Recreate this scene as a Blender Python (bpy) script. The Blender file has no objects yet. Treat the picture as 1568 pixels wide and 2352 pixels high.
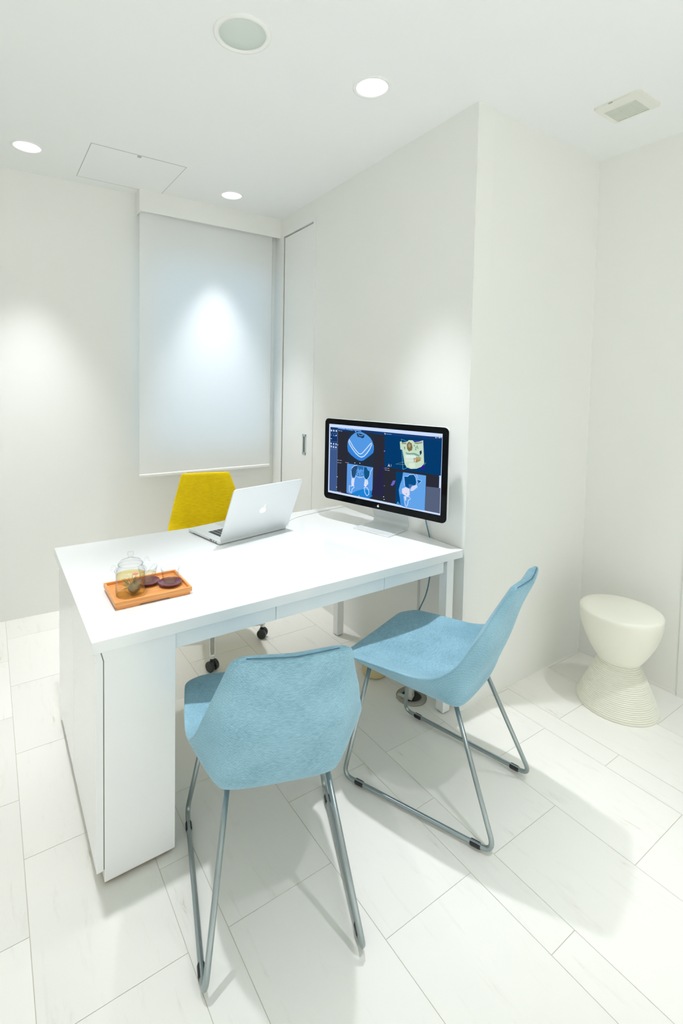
import bpy, bmesh, math, random
from mathutils import Vector, Matrix
random.seed(7)
PI = math.pi
C = bpy.context.scene.collection
scene = bpy.context.scene

# ------------------------------------------------------------------ camera
cam_data = bpy.data.cameras.new('camera')
cam = bpy.data.objects.new('camera', cam_data)
C.objects.link(cam)
scene.camera = cam
F_PX, CX, CY, W_PX, H_PX = 1144.039, 724.753, 934.004, 1568.0, 2352.0
cam_data.sensor_fit = 'VERTICAL'
cam_data.sensor_height = 36.0
cam_data.sensor_width = 24.0
cam_data.lens = F_PX * 36.0 / H_PX
cam_data.shift_x = (W_PX / 2 - CX) / H_PX
cam_data.shift_y = -(H_PX / 2 - CY) / H_PX
cam_data.clip_start = 0.02
RM = Matrix(((0.83494, 0.011648, -0.550218), (-0.550055, 0.049928, -0.833635), (0.017761, 0.998685, 0.048094)))
cam.matrix_world = Matrix.Translation((-1.71177, -1.40781, 1.42859)) @ RM.to_4x4()

# ------------------------------------------------------------------ world, colour, room lamps and added fill lamps
world = bpy.data.worlds.new('evening_sky')
scene.world = world
world.use_nodes = True
world.node_tree.nodes['Background'].inputs[0].default_value = (0.40, 0.66, 0.92, 1)
world.node_tree.nodes['Background'].inputs[1].default_value = 0.9

scene.view_settings.view_transform = 'Standard'
scene.view_settings.look = 'None'
scene.view_settings.gamma = 1.0
scene.view_settings.use_curve_mapping = False
scene.view_settings.exposure = 0.74

LAMP_COLOR = (0.98, 1.0, 1.07)
LAMP_W = 72.0            # each ceiling downlight of the group over the desk
FILL_W = 200.0           # each unseen fill lamp, added behind the camera for bounced light
CEIL = 2.6042
NEAR_LAMPS = [(-1.53, 0.20, 0.80), (0.55, -1.02, 0.68), (-0.72, -1.15, 0.68)]
FILL_LAMPS = [(-2.8, -1.7), (-2.4, -2.6), (-1.2, -2.6), (0.0, -2.6)]

def lamp(name, x, y, watts, size, blend, z=CEIL - 0.006):
    l = bpy.data.lights.new(name, 'SPOT')
    l.energy = watts
    l.color = LAMP_COLOR
    l.spot_size = math.radians(size)
    l.spot_blend = blend
    l.shadow_soft_size = 0.032
    o = bpy.data.objects.new(name, l)
    C.objects.link(o)
    o.location = (x, y, z)
    return o

BEAM = (56, 1.0)
for x, y, k in NEAR_LAMPS:              # two unseen lamps of the group, and one added to brighten the front floor
    lamp('downlight_lamp', x, y, LAMP_W * k, *BEAM)
for x, y in FILL_LAMPS:
    lamp('fill_lamp', x, y, FILL_W, 62, 0.8)
scene.cycles.transparent_max_bounces = 24
scene.cycles.max_bounces = 14
scene.cycles.diffuse_bounces = 8
SCREEN_ART = [
('p',(205,222,255),[(0,0),(1,0),(1,1),(0,1)]),
('p',(42,44,56),[(0.012,0.045),(0.985,0.045),(0.985,0.972),(0.012,0.972)]),
('p',(5,58,108),[(0.5353,0.0671),(0.9974,0.0398),(0.9962,0.5128),(0.5394,0.5069)]),
('p',(20,58,112),[(0.013,0.047),(0.985,0.047),(0.985,0.085),(0.013,0.085)]),
('p',(62,88,138),[(0.013,0.3),(0.088,0.3),(0.088,0.972),(0.013,0.972)]),
('p',(22,52,104),[(0.013,0.086),(0.088,0.086),(0.088,0.3),(0.013,0.3)]),
('p',(104,160,236),[(0.09,0.0418),(0.163,0.0464),(0.1634,0.0652),(0.0903,0.0584)]),
('p',(104,160,236),[(0.1683,0.0452),(0.2395,0.0497),(0.2398,0.0683),(0.1687,0.0615)]),
('p',(104,160,236),[(0.2437,0.0462),(0.319,0.0509),(0.3194,0.0693),(0.244,0.0623)]),
('l',(120,150,205),0.002,[(0.0878,0.0664),(0.0894,0.9577)]),
('p',(205,225,250),[(0.017,0.0826),(0.03,0.082),(0.0305,0.1077),(0.0185,0.1095)]),
('p',(205,225,250),[(0.0412,0.0818),(0.0541,0.0813),(0.0546,0.1069),(0.0426,0.1086)]),
('p',(205,225,250),[(0.067,0.082),(0.0798,0.0815),(0.0803,0.107),(0.0684,0.1087)]),
('p',(200,222,250),[(0.0193,0.1533),(0.0259,0.1562),(0.0243,0.1732)]),
('p',(200,222,250),[(0.0425,0.1511),(0.0453,0.1507),(0.0559,0.1722),(0.0531,0.1752)]),
('p',(200,222,250),[(0.0667,0.1615),(0.0729,0.1491),(0.0803,0.1543),(0.076,0.1691),(0.0688,0.1728)]),
('p',(200,222,250),[(0.0156,0.2055),(0.0251,0.2118),(0.0306,0.207),(0.0289,0.2189),(0.0205,0.219)]),
('l',(96,130,190),0.002,[(0.0143,0.1346),(0.0858,0.1318)]),
('l',(96,130,190),0.002,[(0.0146,0.251),(0.0859,0.2532)]),
('l',(96,130,190),0.002,[(0.0168,0.3672),(0.0834,0.3625)]),
('p',(198,220,248),[(0.016,0.2754),(0.0224,0.2691),(0.0291,0.2744),(0.0294,0.2925),(0.023,0.2975),(0.0173,0.292)]),
('p',(198,220,248),[(0.0421,0.2774),(0.0485,0.2711),(0.0551,0.2764),(0.0554,0.2944),(0.0491,0.2994),(0.0434,0.2939)]),
('p',(198,220,248),[(0.0671,0.2769),(0.0734,0.2707),(0.0799,0.276),(0.0803,0.2939),(0.0739,0.2988),(0.0683,0.2934)]),
('p',(198,220,248),[(0.0178,0.3191),(0.0242,0.3128),(0.0308,0.3181),(0.0312,0.3361),(0.0247,0.3411),(0.019,0.3357)]),
('p',(198,220,248),[(0.0416,0.3226),(0.048,0.3163),(0.0546,0.3216),(0.0549,0.3395),(0.0485,0.3445),(0.0429,0.3391)]),
('p',(198,220,248),[(0.0661,0.3233),(0.0725,0.3171),(0.079,0.3223),(0.0793,0.3402),(0.073,0.3452),(0.0674,0.3398)]),
('p',(36,48,64),[(0.1924,0.0771),(0.4433,0.0745),(0.4403,0.527),(0.1924,0.5299)]),
('p',(84,152,226),[(0.1911,0.2342),(0.2013,0.1949),(0.2265,0.1408),(0.2602,0.0953),(0.2941,0.0762),(0.3279,0.0762),(0.3702,0.1005),(0.4039,0.1378),(0.4252,0.1827),(0.4386,0.2407),(0.4418,0.3004),(0.4365,0.3406),(0.4088,0.3824),(0.3767,0.4255),(0.3482,0.462),(0.3275,0.4745),(0.302,0.4719),(0.2672,0.4482),(0.2274,0.4095),(0.1958,0.3623),(0.1892,0.2974)]),
('p',(52,130,216),[(0.1911,0.2342),(0.212,0.2934),(0.2482,0.3617),(0.2879,0.4098),(0.3267,0.4358),(0.3597,0.4076),(0.3996,0.3326),(0.4263,0.2369),(0.4418,0.3004),(0.4365,0.3406),(0.4088,0.3824),(0.3767,0.4255),(0.3482,0.462),(0.3275,0.4745),(0.302,0.4719),(0.2672,0.4482),(0.2274,0.4095),(0.1958,0.3623),(0.1892,0.2974)]),
('p',(26,66,104),[(0.2753,0.0993),(0.3073,0.0977),(0.3517,0.1125),(0.3482,0.1466),(0.3338,0.1611),(0.3168,0.1503),(0.2869,0.1439)]),
('l',(190,215,245),0.0025,[(0.2926,0.1091),(0.3057,0.1256),(0.3206,0.1295),(0.3413,0.1141)]),
('c',(222,238,255),0.006,[(0.2057,0.1942),(0.2018,0.2199),(0.2114,0.2621),(0.2387,0.3198),(0.2745,0.3814),(0.3051,0.4137),(0.3264,0.4217),(0.3513,0.4044),(0.3794,0.3548),(0.4069,0.2887),(0.4182,0.2383),(0.4196,0.2078),(0.4057,0.2284),(0.3859,0.2683),(0.358,0.3222),(0.3337,0.3667),(0.3171,0.3805),(0.3,0.3752),(0.2736,0.3369),(0.2469,0.2933),(0.2241,0.2412)]),
('p',(92,156,230),[(0.1913,0.5377),(0.4377,0.5379),(0.4371,0.9299),(0.4051,0.9712),(0.2252,0.963),(0.1905,0.9541)]),
('p',(30,130,212),[(0.2849,0.9048),(0.3436,0.8602),(0.4373,0.8581),(0.4371,0.9299),(0.4051,0.9712),(0.2252,0.963),(0.2425,0.9516)]),
('p',(38,78,118),[(0.2608,0.5617),(0.2906,0.5456),(0.2956,0.5817),(0.2834,0.6156),(0.2736,0.6615),(0.2703,0.7123),(0.2554,0.7254),(0.2397,0.7012),(0.232,0.6403),(0.244,0.5874)]),
('p',(18,84,132),[(0.3563,0.5493),(0.3793,0.5532),(0.3882,0.5847),(0.4071,0.6015),(0.4061,0.6535),(0.3948,0.7052),(0.3784,0.7155),(0.3613,0.6954),(0.3536,0.6236)]),
('p',(44,110,168),[(0.2928,0.5451),(0.35,0.5476),(0.3468,0.6006),(0.3255,0.5871),(0.309,0.6096)]),
('l',(24,60,98),0.004,[(0.2921,0.6198),(0.2819,0.6471),(0.2825,0.678),(0.2957,0.6934),(0.3061,0.6784),(0.3064,0.6535),(0.297,0.6496)]),
('l',(40,80,124),0.004,[(0.3324,0.6163),(0.3497,0.6368),(0.3483,0.6741),(0.3317,0.6844),(0.3236,0.6617),(0.3263,0.6301)]),
('l',(206,224,250),0.004,[(0.2319,0.6341),(0.2357,0.721),(0.2518,0.7608),(0.2726,0.7179),(0.2785,0.6915),(0.3152,0.7102),(0.3548,0.6847),(0.3659,0.7187),(0.3868,0.7195),(0.4065,0.6717),(0.4153,0.6026),(0.4366,0.546)]),
('l',(206,224,250),0.004,[(0.2355,0.5956),(0.2607,0.5555),(0.2905,0.5394)]),
('p',(214,222,246),[(0.2382,0.7329),(0.2685,0.7314),(0.2632,0.7891),(0.26,0.8462),(0.2382,0.8459),(0.2349,0.7903)]),
('p',(214,222,246),[(0.364,0.7254),(0.3931,0.724),(0.3982,0.7715),(0.3842,0.7997),(0.3744,0.827),(0.3573,0.8071),(0.3693,0.7793)]),
('c',(226,236,255),0.005,[(0.2185,0.8451),(0.2164,0.9213),(0.238,0.9479),(0.2456,0.8879),(0.2645,0.8575),(0.2609,0.8272),(0.2361,0.8497)]),
('c',(226,236,255),0.005,[(0.3598,0.831),(0.3676,0.9027),(0.3871,0.9411),(0.4052,0.9162),(0.4042,0.8676),(0.389,0.8291)]),
('p',(255,255,255),[(0.3655,0.8018),(0.378,0.8014),(0.3762,0.8142),(0.3658,0.814)]),
('l',(176,182,196),0.003,[(0.0964,0.0875),(0.1137,0.0883)]),
('l',(176,182,196),0.003,[(0.1176,0.0885),(0.1348,0.0891)]),
('l',(176,182,196),0.003,[(0.0908,0.5104),(0.1114,0.5099)]),
('l',(176,182,196),0.003,[(0.1159,0.5099),(0.1362,0.5091)]),
('l',(176,182,196),0.003,[(0.0915,0.5455),(0.11,0.545)]),
('l',(176,182,196),0.003,[(0.1141,0.5449),(0.1324,0.5441)]),
('l',(176,182,196),0.003,[(0.1724,0.5267),(0.1884,0.5262)]),
('l',(176,182,196),0.003,[(0.1919,0.5262),(0.2078,0.5255)]),
('l',(176,182,196),0.003,[(0.0882,0.9677),(0.1098,0.9655)]),
('l',(176,182,196),0.003,[(0.1146,0.9652),(0.136,0.9627)]),
('l',(176,182,196),0.003,[(0.5444,0.5467),(0.5628,0.5461)]),
('l',(176,182,196),0.003,[(0.5669,0.546),(0.5852,0.5451)]),
('l',(176,182,196),0.003,[(0.5439,0.5213),(0.5614,0.5208)]),
('l',(176,182,196),0.003,[(0.5653,0.5207),(0.5827,0.52)]),
('l',(176,182,196),0.003,[(0.5376,0.9787),(0.5605,0.9762)]),
('l',(176,182,196),0.003,[(0.5656,0.9757),(0.5882,0.9728)]),
('l',(176,182,196),0.003,[(0.5311,0.7608),(0.5382,0.7603)]),
('l',(176,182,196),0.003,[(0.5398,0.7602),(0.5468,0.7596)]),
('p',(225,235,250),[(0.2636,0.0713),(0.2714,0.0714),(0.2715,0.0807),(0.2638,0.0806)]),
('p',(225,235,250),[(0.2624,0.5096),(0.2702,0.5091),(0.2703,0.5184),(0.2626,0.5189)]),
('p',(225,235,250),[(0.3107,0.504),(0.3183,0.5036),(0.3185,0.5128),(0.3109,0.5133)]),
('p',(225,235,250),[(0.5356,0.904),(0.5427,0.9031),(0.5429,0.912),(0.5358,0.9129)]),
('p',(225,235,250),[(0.5403,0.9384),(0.5474,0.9375),(0.5475,0.9463),(0.5405,0.9473)]),
('p',(225,235,250),[(0.0879,0.2868),(0.0961,0.2866),(0.0963,0.2962),(0.0881,0.2964)]),
('p',(225,235,250),[(0.089,0.7478),(0.0972,0.747),(0.0974,0.7566),(0.0892,0.7574)]),
('p',(225,235,250),[(0.085,0.8989),(0.0933,0.898),(0.0935,0.9076),(0.0852,0.9086)]),
('p',(225,235,250),[(0.3087,0.9596),(0.3163,0.9585),(0.3165,0.9678),(0.3089,0.9688)]),
('p',(40,40,70),[(0.5002,0.5074),(0.5337,0.5028),(0.5419,0.8997),(0.4279,0.9216),(0.4466,0.7342)]),  # diagonal patch: a reflection on the glass painted into the display
('p',(92,180,205),[(0.6772,0.1163),(0.6796,0.116),(0.6996,0.5041),(0.6964,0.5048)]),
('l',(96,190,210),0.002,[(0.68,0.1159),(0.7254,0.1359)]),
('l',(96,190,210),0.002,[(0.698,0.5063),(0.7325,0.4738)]),
('l',(120,170,150),0.002,[(0.7104,0.4404),(0.6372,0.4474),(0.6921,0.4107),(0.7097,0.41)]),
('l',(150,175,130),0.002,[(0.8346,0.4425),(0.8494,0.4362),(0.8814,0.3803),(0.8595,0.3893)]),
('l',(74,60,200),0.004,[(0.7787,0.118),(0.8165,0.1177),(0.8533,0.1027),(0.8628,0.2847)]),
('p',(44,30,150),[(0.8164,0.4647),(0.8685,0.4645),(0.8732,0.4248),(0.86,0.41)]),
('p',(196,220,196),[(0.6669,0.1518),(0.6786,0.1437),(0.6868,0.1576),(0.7255,0.1419),(0.7405,0.1182),(0.7711,0.1162),(0.7867,0.1376),(0.8204,0.126),(0.8541,0.1026),(0.8568,0.1791),(0.861,0.2851),(0.8669,0.3906),(0.8457,0.437),(0.8089,0.4694),(0.7636,0.483),(0.7286,0.4699),(0.7114,0.431),(0.7063,0.3404),(0.6978,0.2688),(0.6888,0.2521),(0.6729,0.2489)]),
('p',(150,156,116),[(0.677,0.1593),(0.7219,0.1547),(0.7184,0.1747),(0.6872,0.1777)]),
('p',(140,150,116),[(0.7849,0.141),(0.8206,0.1349),(0.8482,0.1201),(0.8467,0.1406),(0.8098,0.1565),(0.789,0.1553)]),
('p',(124,108,74),[(0.7246,0.1737),(0.7409,0.1381),(0.7643,0.1565),(0.7722,0.2063),(0.7677,0.2434),(0.7435,0.2625),(0.7282,0.2326)]),
('p',(168,160,120),[(0.7359,0.1765),(0.747,0.1565),(0.7572,0.1849),(0.7502,0.2164),(0.7385,0.2064)]),
('p',(14,54,84),[(0.8286,0.2468),(0.8431,0.228),(0.8464,0.2642),(0.8341,0.2976)]),
('p',(80,100,84),[(0.7034,0.2036),(0.7115,0.2174),(0.7103,0.2493),(0.7061,0.2367)]),
('p',(112,150,120),[(0.7818,0.1721),(0.7909,0.1753),(0.7898,0.1911),(0.7814,0.189)]),
('p',(112,150,120),[(0.7955,0.1937),(0.8046,0.1969),(0.8035,0.2127),(0.7951,0.2106)]),
('p',(112,150,120),[(0.8106,0.197),(0.8197,0.2001),(0.8186,0.2158),(0.8103,0.2138)]),
('p',(112,150,120),[(0.7941,0.218),(0.8033,0.2211),(0.8021,0.2369),(0.7937,0.2348)]),
('p',(112,150,120),[(0.8046,0.1771),(0.8137,0.1803),(0.8125,0.196),(0.8042,0.194)]),
('p',(120,170,150),[(0.7128,0.2781),(0.744,0.2842),(0.7896,0.2723),(0.8277,0.2917),(0.8282,0.3155),(0.7825,0.2947),(0.729,0.3054)]),
('p',(164,140,92),[(0.7815,0.3371),(0.817,0.3178),(0.8413,0.3188),(0.8385,0.3611),(0.8073,0.3918),(0.7826,0.3881)]),
('p',(232,240,244),[(0.7167,0.3151),(0.7275,0.3117),(0.7273,0.3556),(0.7196,0.3596)]),
('p',(228,236,236),[(0.7202,0.3681),(0.7287,0.3651),(0.7279,0.4018),(0.7225,0.4029)]),
('p',(232,240,244),[(0.7311,0.3141),(0.7418,0.3107),(0.7416,0.3526),(0.7339,0.3567)]),
('p',(228,236,236),[(0.7345,0.3651),(0.7429,0.3621),(0.7422,0.3987),(0.7368,0.3998)]),
('p',(232,240,244),[(0.7454,0.313),(0.7561,0.3097),(0.7558,0.3497),(0.7481,0.3537)]),
('p',(228,236,236),[(0.7487,0.3621),(0.7571,0.3591),(0.7564,0.3956),(0.751,0.3968)]),
('p',(232,240,244),[(0.7596,0.312),(0.7702,0.3086),(0.7699,0.3467),(0.7623,0.3507)]),
('p',(228,236,236),[(0.7629,0.3591),(0.7712,0.3561),(0.7705,0.3925),(0.7651,0.3937)]),
('p',(232,240,244),[(0.7737,0.311),(0.7843,0.3076),(0.7839,0.3438),(0.7764,0.3478)]),
('p',(228,236,236),[(0.7769,0.3561),(0.7853,0.3532),(0.7845,0.3895),(0.7792,0.3906)]),
('p',(232,240,244),[(0.7878,0.3099),(0.7983,0.3066),(0.7979,0.3409),(0.7904,0.3449)]),
('p',(228,236,236),[(0.791,0.3532),(0.7992,0.3503),(0.7985,0.3865),(0.7932,0.3876)]),
('p',(190,176,140),[(0.802,0.3209),(0.811,0.3202),(0.8103,0.3551),(0.8043,0.3564)]),
('p',(190,176,140),[(0.8147,0.3183),(0.8237,0.3176),(0.823,0.3524),(0.817,0.3537)]),
('p',(190,176,140),[(0.8274,0.3157),(0.8364,0.315),(0.8356,0.3498),(0.8297,0.351)]),
('p',(214,232,212),[(0.7467,0.411),(0.7924,0.401),(0.8009,0.4472),(0.7672,0.4731),(0.7437,0.4542)]),
('l',(235,243,255),0.0035,[(0.5715,0.4965),(0.5781,0.4592),(0.5879,0.4959)]),
('l',(235,243,255),0.003,[(0.5741,0.484),(0.5848,0.4841)]),
('l',(200,215,245),0.002,[(0.5961,0.4596),(0.6007,0.4805),(0.5984,0.4903)]),
('p',(245,250,235),[(0.531,0.0583),(0.5435,0.0627),(0.5397,0.079)]),
('l',(90,160,235),0.004,[(0.5457,0.0668),(0.5949,0.0675)]),
('l',(40,80,130),0.0015,[(0.5949,0.0675),(0.9467,0.0571)]),
('p',(112,40,190),[(0.5301,0.5217),(0.5448,0.5246),(0.5409,0.5369)]),
('p',(170,110,220),[(0.5325,0.2908),(0.5433,0.2907),(0.5419,0.3035),(0.5336,0.3039)]),
('p',(225,235,250),[(0.9482,0.0475),(0.9546,0.0471),(0.9549,0.0604),(0.9485,0.0602)]),
('p',(225,235,250),[(0.9624,0.0453),(0.9645,0.0455),(0.9648,0.0588),(0.9627,0.058)]),
('p',(225,235,250),[(0.9729,0.0436),(0.9814,0.0429),(0.9817,0.0561),(0.9732,0.0563)]),
('p',(225,235,250),[(0.987,0.0414),(0.9919,0.0412),(0.9921,0.0544),(0.9872,0.0541)]),
('p',(4,62,112),[(0.6412,0.5457),(0.7008,0.5424),(0.6842,0.9734),(0.6442,0.9738)]),
('p',(100,164,232),[(0.7007,0.5406),(0.8848,0.5377),(0.884,0.7546),(0.8814,0.9787),(0.7279,0.9901),(0.6862,0.9758),(0.6781,0.8763),(0.6795,0.8295),(0.6682,0.7802),(0.6785,0.7032),(0.6929,0.6377)]),
('p',(60,140,220),[(0.6795,0.8295),(0.7166,0.8278),(0.7198,0.9804),(0.6862,0.9758),(0.6781,0.8763)]),
('p',(8,78,134),[(0.7116,0.5931),(0.735,0.5903),(0.7538,0.5642),(0.788,0.5527),(0.802,0.5854),(0.8088,0.6378),(0.8059,0.6808),(0.7756,0.689),(0.7723,0.7142),(0.7536,0.7377),(0.7221,0.7159),(0.7168,0.6499)]),
('p',(70,110,176),[(0.7485,0.6812),(0.7754,0.68),(0.7723,0.7142),(0.7535,0.7346)]),
('p',(14,92,144),[(0.8175,0.6055),(0.8495,0.6151),(0.8279,0.6538)]),
('l',(205,218,246),0.003,[(0.7142,0.7119),(0.7069,0.5912),(0.7388,0.5863),(0.7536,0.5582),(0.7878,0.5437),(0.8076,0.584),(0.8145,0.6423),(0.806,0.6868)]),
('l',(205,218,246),0.003,[(0.8085,0.5386),(0.8208,0.5836)]),
('l',(205,218,246),0.003,[(0.8137,0.6035),(0.8532,0.6112),(0.8317,0.6557)]),
('p',(206,212,240),[(0.7722,0.7082),(0.8132,0.6698),(0.8214,0.7006),(0.7848,0.7592),(0.7619,0.7657)]),
('p',(220,220,242),[(0.6954,0.7571),(0.7223,0.7281),(0.7575,0.7396),(0.7592,0.8213),(0.7404,0.8464),(0.7167,0.8339),(0.6958,0.8093)]),
('p',(120,130,180),[(0.7279,0.8061),(0.7356,0.8038),(0.7351,0.8162),(0.7289,0.8168)]),
('c',(226,230,250),0.0045,[(0.7124,0.8536),(0.7231,0.9486),(0.7355,0.9815),(0.7455,0.9415),(0.7491,0.8915),(0.7671,0.8676),(0.7558,0.8406)]),
('p',(224,226,244),[(0.717,0.8461),(0.7307,0.8481),(0.7319,0.9029),(0.724,0.8992)]),
('p',(70,150,225),[(0.6502,0.9719),(0.6633,0.9304),(0.68,0.9624),(0.6763,0.979),(0.6659,0.9575),(0.6583,0.9755)]),
('p',(104,104,192),[(0.5986,0.7373),(0.6176,0.6697),(0.6397,0.664),(0.6306,0.7099),(0.615,0.7403)]),
('p',(86,98,124),[(0.8877,0.6733),(0.9964,0.6637),(0.9969,0.9769),(0.8825,0.9783)]),
('l',(130,200,240),0.005,[(0.9834,0.5218),(0.9925,0.534)])
]

# ------------------------------------------------------------------ helpers
def link(name, bm, m, parent=None, smooth=False, bevel=0.0, seg=2, sub=0, auto=None):
    me = bpy.data.meshes.new(name)
    bmesh.ops.recalc_face_normals(bm, faces=bm.faces) if bm.faces else None
    bm.to_mesh(me)
    bm.free()
    o = bpy.data.objects.new(name, me)
    C.objects.link(o)
    for mm in (m if isinstance(m, (list, tuple)) else [m]):
        me.materials.append(mm)
    if smooth:
        for p in me.polygons:
            p.use_smooth = True
    if auto is not None:
        for p in me.polygons:
            p.use_smooth = True
        me.set_sharp_from_angle(angle=math.radians(auto))
    if bevel:
        b = o.modifiers.new('bevel', 'BEVEL')
        b.width = bevel
        b.segments = seg  # row of dark dashes paints the shadow strip under the base
        b.limit_method = 'ANGLE'
    if sub:
        s = o.modifiers.new('sub', 'SUBSURF')
        s.levels = s.render_levels = sub
    if parent is not None:
        o.parent = parent
    return o

def thing(name, label, cat, loc=(0, 0, 0), rz=0.0, group=None):
    o = bpy.data.objects.new(name, None)
    C.objects.link(o)
    o.empty_display_size = 0.05
    o.location = loc
    o.rotation_euler = (0, 0, rz)
    o['label'] = label
    o['category'] = cat
    if group:
        o['group'] = group
    return o

def tag(o, label, cat, group=None):
    o['label'] = label
    o['category'] = cat
    if group:
        o['group'] = group
    return o

def struct(name, bm, m, parent=None, **k):
    o = link(name, bm, m, parent, **k)
    if parent is None:
        o['kind'] = 'structure'
    return o

def dup(root, loc, rz, label, group=None):
    def cp(o, parent):
        c = o.copy()
        C.objects.link(c)
        if parent is not None:
            c.parent = parent
            c.matrix_parent_inverse = o.matrix_parent_inverse.copy()
        return c
    r = cp(root, None)
    r.location = loc
    r.rotation_euler = (0, 0, rz)
    r['label'] = label
    if group:
        r['group'] = group
    for ch in list(root.children):
        c = cp(ch, r)
        for g in list(ch.children):
            cp(g, c)
    return r

def new():
    return bmesh.new()

def box(bm, x0, x1, y0, y1, z0, z1, mi=0, M=None):
    vs = [bm.verts.new((x, y, z)) for z in (z0, z1) for y in (y0, y1) for x in (x0, x1)]
    fs = [(0, 2, 3, 1), (4, 5, 7, 6), (0, 1, 5, 4), (2, 6, 7, 3), (0, 4, 6, 2), (1, 3, 7, 5)]
    for f in fs:
        bm.faces.new([vs[i] for i in f]).material_index = mi
    if M is not None:
        bmesh.ops.transform(bm, matrix=M, verts=vs)
    return bm

def prism(bm, pts, z0, z1, axis='z', mi=0):
    """closed outline pts (2D) pushed along an axis between z0 and z1"""
    def P(a, b, c):
        return {'z': (a, b, c), 'y': (a, c, b), 'x': (c, a, b)}[axis]
    lo = [bm.verts.new(P(a, b, z0)) for a, b in pts]
    hi = [bm.verts.new(P(a, b, z1)) for a, b in pts]
    n = len(pts)
    bm.faces.new(lo).material_index = mi
    bm.faces.new(hi).material_index = mi
    for i in range(n):
        j = (i + 1) % n
        bm.faces.new((lo[i], lo[j], hi[j], hi[i])).material_index = mi
    return bm

def lathe(bm, prof, n=48, c=(0, 0), mi=0, close=False):
    """profile of (r, z) turned about the vertical through c"""
    rings = []
    for r, z in prof:
        if r < 1e-6:
            rings.append([bm.verts.new((c[0], c[1], z))])
        else:
            rings.append([bm.verts.new((c[0] + r * math.cos(2 * PI * i / n), c[1] + r * math.sin(2 * PI * i / n), z)) for i in range(n)])
    prs = list(zip(rings[:-1], rings[1:]))
    if close:
        prs.append((rings[-1], rings[0]))
    for a, b in prs:
        if len(a) == 1 and len(b) == 1:
            continue
        for i in range(n):
            j = (i + 1) % n
            if len(a) == 1:
                f = bm.faces.new((a[0], b[i], b[j]))
            elif len(b) == 1:
                f = bm.faces.new((a[i], b[0], a[j]))
            else:
                f = bm.faces.new((a[i], b[i], b[j], a[j]))
            f.material_index = mi
    return bm

def fillet(pts, r, n=8):
    pts = [Vector(p) for p in pts]
    out = [pts[0]]
    for a, b, c in zip(pts[:-2], pts[1:-1], pts[2:]):
        u, v = (a - b).normalized(), (c - b).normalized()
        ang = u.angle(v)
        d = min(r / math.tan(ang / 2), (a - b).length * 0.49, (c - b).length * 0.49)
        p, q = b + u * d, b + v * d
        for i in range(n + 1):
            t = i / n
            out.append(p * (1 - t) ** 2 + b * 2 * t * (1 - t) + q * t * t)
    out.append(pts[-1])
    return out

def tube(bm, pts, r, n=12, cap=True, arc=None, mi=0):
    """round bar along pts; r may be a list; arc=(a0, a1) leaves an open strip measured about the path"""
    pts = [Vector(p) for p in pts]
    rr = r if isinstance(r, (list, tuple)) else [r] * len(pts)
    rings = []
    prev = None
    for i, p in enumerate(pts):
        t = (pts[min(i + 1, len(pts) - 1)] - pts[max(i - 1, 0)]).normalized()
        if prev is None:
            up = Vector((0, 0, 1)) if abs(t.z) < 0.95 else Vector((1, 0, 0))
            a = t.cross(up).normalized()
        else:
            a = (prev - t * prev.dot(t)).normalized()
        prev = a
        b = t.cross(a)
        rings.append([bm.verts.new(p + (a * math.cos(2 * PI * k / n) + b * math.sin(2 * PI * k / n)) * rr[i]) for k in range(n)])
    for A, B in zip(rings[:-1], rings[1:]):
        for k in range(n):
            l = (k + 1) % n
            bm.faces.new((A[k], A[l], B[l], B[k])).material_index = mi
    if cap:
        bm.faces.new(rings[0]).material_index = mi
        bm.faces.new(rings[-1]).material_index = mi
    return bm

def catmull(P, n):
    """n samples through the points P (sequences of floats), evenly over chord length"""
    P = [Vector(p) for p in P]
    d = [0.0]
    for a, b in zip(P[:-1], P[1:]):
        d.append(d[-1] + max((b - a).length, 1e-6))
    out = []
    for k in range(n):
        s = d[-1] * k / (n - 1)
        i = max(j for j in range(len(P) - 1) if d[j] <= s + 1e-9)
        t = (s - d[i]) / (d[i + 1] - d[i])
        p1, p2 = P[i], P[i + 1]
        h = d[i + 1] - d[i]
        m1 = (P[i + 1] - P[i - 1]) / (d[i + 1] - d[i - 1]) if i > 0 else (p2 - p1) / h
        m2 = (P[i + 2] - P[i]) / (d[i + 2] - d[i]) if i + 2 < len(P) else (p2 - p1) / h
        t2, t3 = t * t, t * t * t
        out.append(p1 * (2 * t3 - 3 * t2 + 1) + m1 * h * (t3 - 2 * t2 + t) + p2 * (-2 * t3 + 3 * t2) + m2 * h * (t3 - t2))
    return out

def rrect(w, h, r, n=6, cx=0.0, cy=0.0):
    pts = []
    for sx, sy, a0 in ((1, 1, 0), (-1, 1, 90), (-1, -1, 180), (1, -1, 270)):
        for i in range(n + 1):
            a = math.radians(a0 + 90 * i / n)
            pts.append((cx + sx * (w / 2 - r) + r * math.cos(a), cy + sy * (h / 2 - r) + r * math.sin(a)))
    return pts

# ------------------------------------------------------------------ materials
def srgb(r, g, b):
    f = lambda c: (c / 255 / 12.92) if c / 255 <= 0.04045 else ((c / 255 + 0.055) / 1.055) ** 2.4
    return (f(r), f(g), f(b), 1.0)

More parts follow.
